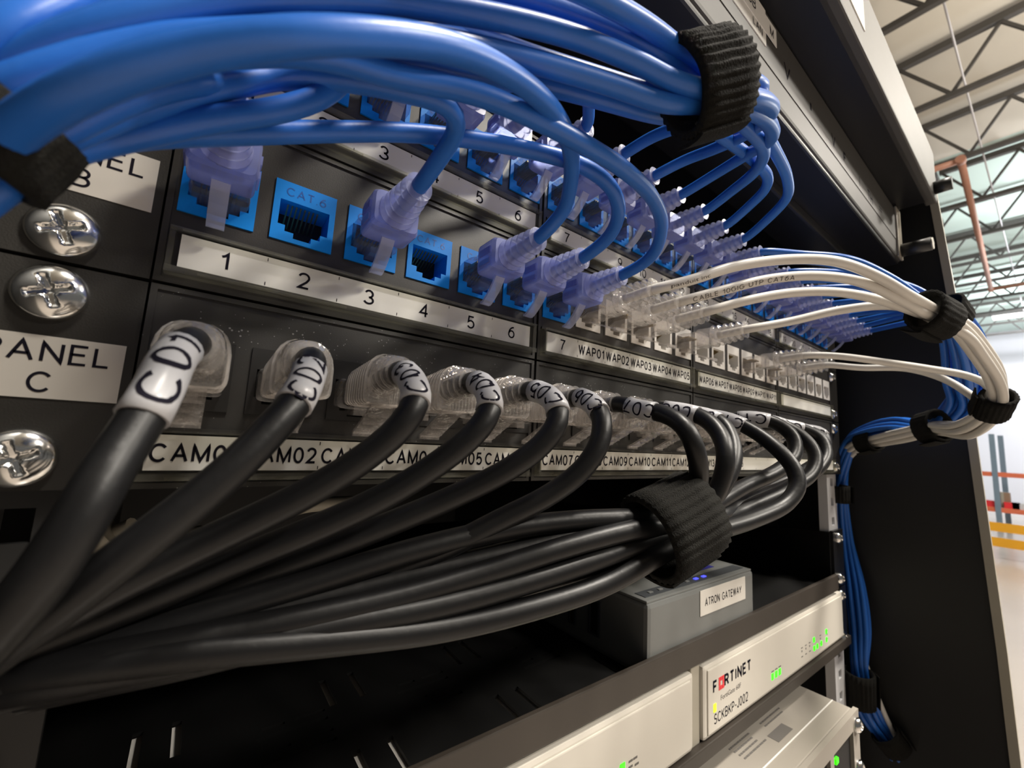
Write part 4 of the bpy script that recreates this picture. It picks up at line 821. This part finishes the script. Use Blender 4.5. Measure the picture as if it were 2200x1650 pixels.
def ivory(x0, label, logo):
    t = thing('firewall_unit', label, 'network device', (x0 + 107, 80, -170.5)); o7 = (x0 + 107, 80, -170.5)
    global _t; _t = t
    def q(mb, name, m): return mb.obj(name, m, t, (-o7[0], -o7[1], -o7[2]))
    mb = MB(); mb.bbox(x0, x0 + 215, 1.5, 160, -170.5, -133.2, 1.0); q(mb, 'housing', 'white_jack')
    mb = MB(); mb.bbox(x0, x0 + 215, -1.6, 3, -170.2, -136.2, 1.8); mb.bbox(x0 + 3.5, x0 + 211.5, -2.2, -1.2, -168.2, -138.6, .5); q(mb, 'front_bezel', 'fort')
    def led(x, z, w, h, m): mb = MB(); mb.bbox(x, x + w, -2.5, -2.15, z, z + h, .15); q(mb, 'indicator_light', m)
    if logo:
        mb = MB(); write(mb, 'F', (236.3, -2.24, -147.6), 6.0, 4.2); write(mb, 'RTINET', (261.2, -2.24, -147.6), 6.0, 30.5); q(mb, 'lettering', 'ink')
        mb = MB()
        for i in range(3):
            for j in range(3):
                if (i, j) != (1, 1): mb.box(240 + i * 1.95, 241.7 + i * 1.95, -2.34, -2.2, -150.6 + j * 2.05, -148.75 + j * 2.05)
        q(mb, 'logo_mark', 'red')
        mb = MB(); write(mb, 'FortiGate 60F', (253, -2.24, -154.6), 2.4, 22); q(mb, 'lettering', 'inkg')
        mb = MB(); write(mb, 'SCKBKP-J002', (253.5, -2.24, -162.5), 4.8, 37); q(mb, 'lettering', 'ink')
        led(234.5, -159.2, 2.6, 3.8, 'ledy')
        for k in range(3): led(303 + k * 5.2, -163.5, 2.8, 3.6, 'led')
        for (x, z) in ((372, -158.5), (372, -164), (378, -164), (386, -164), (397, -158.5), (397, -164)): led(x, z, 2.8, 3.2, 'led')
        mb = MB()
        for k in range(8):
            if k in (3, 4, 6): continue
            mb.box(350 + k * 7, 352.6 + k * 7, -2.3, -2.2, -157.2, -156.6); mb.box(350 + k * 7, 352.6 + k * 7, -2.3, -2.2, -162.6, -162.0); mb.box(350.5 + k * 7, 351.8 + k * 7, -2.3, -2.2, -159.5, -158.4)
        for k in range(3): mb.box(303 + k * 5.2, 306.5 + k * 5.2, -2.3, -2.2, -159.2, -158.6)
        q(mb, 'port_markings', 'inkg')
    else:
        for (x, z) in ((161.5, -158.2), (161.5, -163.8), (152, -163.8)): led(x, z, 3.0, 3.6, 'led')
        mb = MB()
        for (x, z) in ((157, -156.5), (157, -161), (167, -156.2), (167, -158.3), (170, -156.2), (171, -158.8), (167, -163), (170, -162.5), (150, -157)): mb.box(x, x + 2.6, -2.3, -2.2, z, z + .8)
        q(mb, 'port_markings', 'inkg')
ivory(226, 'ivory network unit with red logo and green lights, right of the pair', True)
ivory(2, 'ivory network unit with two green lights, left of the pair under the shelf', False)
t = thing('rack_tray', 'black tray holding the two ivory network units side by side', 'tray', (215, 100, -177.8)); o8 = (215, 100, -177.8)
mb = MB(); mb.plate(-20, 452, 2, 260, -172.5, -171, [], 'xy'); dp(mb, 'tray_floor', 'shelf', o8)
mb = MB(); mb.bbox(-24, 452, -3.2, 2, -177.6, -170.9, .6); dp(mb, 'front_lip', 'lip', o8)
mb = MB(); mb.bbox(217.6, 225.6, 0, 3, -171, -135, .6); dp(mb, 'divider', 'frame', o8)
mb = MB(); mb.plate(441.5, 455, -177.5, -134, 0, 2.2, []); dp(mb, 'mounting_flange', 'deviceb', o8)
for z in (-139.7, -171.45): link('screw', SCREWS, t, (442.5 - 215, -100, z + 177.8))

t = thing('label_printer_switch', 'beige box device with printed text on top and front windows', 'network device', (200, 0, -232)); o9 = (200, 0, -232)
t.name = 'switch_box'
mb = MB(); mb.bbox(60, 370, -23, 60, -232, -189, 1.2); dp(mb, 'housing', 'boxm', o9)
mb = MB(); mb.plate(60, 372, -232, -188.6, -25.6, -23, [(70, 150, -226, -198), (160, 240, -226, -198), (250, 318, -226, -198), (324, 360, -226, -198)]); dp(mb, 'front_frame', 'boxm', o9)
for k, (a, b) in enumerate(((70, 150), (160, 240), (250, 318), (324, 360))): mb = MB(); mb.box(a, b, -23.6, -23, -226, -198); dp(mb, 'window', 'hole', o9)
mb = MB(); mb.box(60, 369, -13.2, -12.6, -189.0, -188.7); dp(mb, 'seam', 'card', o9)
mb = MB(); mb.bbox(330, 334, -25, -23.4, -206, -203, .3); dp(mb, 'indicator_light', 'led', o9)
mb = MB()
random.seed(3)
for blk, (x0, n) in enumerate(((300, 2), (262, 4), (215, 5), (180, 5), (140, 4))):
    for k in range(n):
        yq = 3 - k * 2.6
        L = 30 - random.random() * 10
        x = x0
        while x < x0 + L: w = 1.2 + random.random() * 3; mb.box(x, min(x + w, x0 + L), yq, yq + .9, -189.0, -188.85); x += w + .6
mb.box(292, 312, -9.5, -3.5, -189.0, -188.85)
dp(mb, 'printed_text', 'inkg', o9)
for z in (-196, -220): link('screw', SCREWS, t, (366 - 200, -26, z + 232)).rotation_euler = (0, 0, 0)

# things in the dark space behind the camera cables
t = thing('rear_bracket', 'brown black bracket with silver clamp deep in the shelf bay', 'bracket', (380, 60, -60))
mb = MB(); mb.bbox(-70, 50, 0, 3, -20, 6, .8); mb.obj('plate', 'brown', t)
mb = MB(); mb.tube([(-50, -6, -6), (-40, -7, -4), (-25, -7, -3), (-10, -6, -3)], [3, 6, 6.5, 5], 16); mb.obj('clamp', 'chrome', t)
t = thing('loose_lead', 'grey lead with yellow clip behind the camera cables at left', 'cable')
mb = MB(); mb.tube(spline([(-0.8, 29.8, -58.7), (-3.7, 31.0, -60.4), (-6.5, 32.2, -62.6), (-8.7, 33.0, -65.3), (-15.5, 36.6, -71.3), (-24.5, 42.1, -78.8)]), [2.6] * 400, 10) if False else mb.tube(spline([(2.3, 27.1, -56.5), (-3.7, 31.0, -60.4), (-6.5, 32.2, -62.6), (-8.7, 33.0, -65.3), (-15.5, 36.6, -71.3), (-24.5, 42.1, -78.8)]), 2.0, 10)
mb.obj('jacket', 'beige', t)
mb = MB(); mb.tube([(-5.0, 29.5, -60.6), (-7.3, 30.4, -62.9)], 3.4, 12); mb.obj('clip', 'yellow', t)
mb = MB(); mb.tube([(-1.5, 27.6, -57.6), (-4.7, 29.2, -60.3)], [4.4, 3.6], 4); mb.obj('plug', 'beige', t)
t = thing('loose_lead', 'beige lead crossing behind the second and third camera cables', 'cable')
mb = MB(); mb.tube(spline([(6.5, 44.5, -66.3), (12.6, 39.4, -62.7), (18.9, 35.7, -61.4), (28.9, 31.8, -60.4), (40.1, 27.4, -54.1), (55.9, 24.2, -53.0)]), 2.2, 10); mb.obj('jacket', 'beige', t)

# small yellow tag caught between the black cables
t = thing('cable_tag', 'tiny yellow tag peeking out between the black camera cables', 'tag', (46.4, -33.6, -64.5))
mb = MB(); mb.bbox(-1.2, 1.2, -.4, .4, -.5, .5, .15); o_ = mb.obj('tag_body', 'yellow', t)
mb = MB(); mb.cyl((-1.2, 0, 0), (-3.2, .6, -.5), .22, 8); mb.obj('tie', 'beige', t)
t.rotation_euler = (0, -.4, 0)
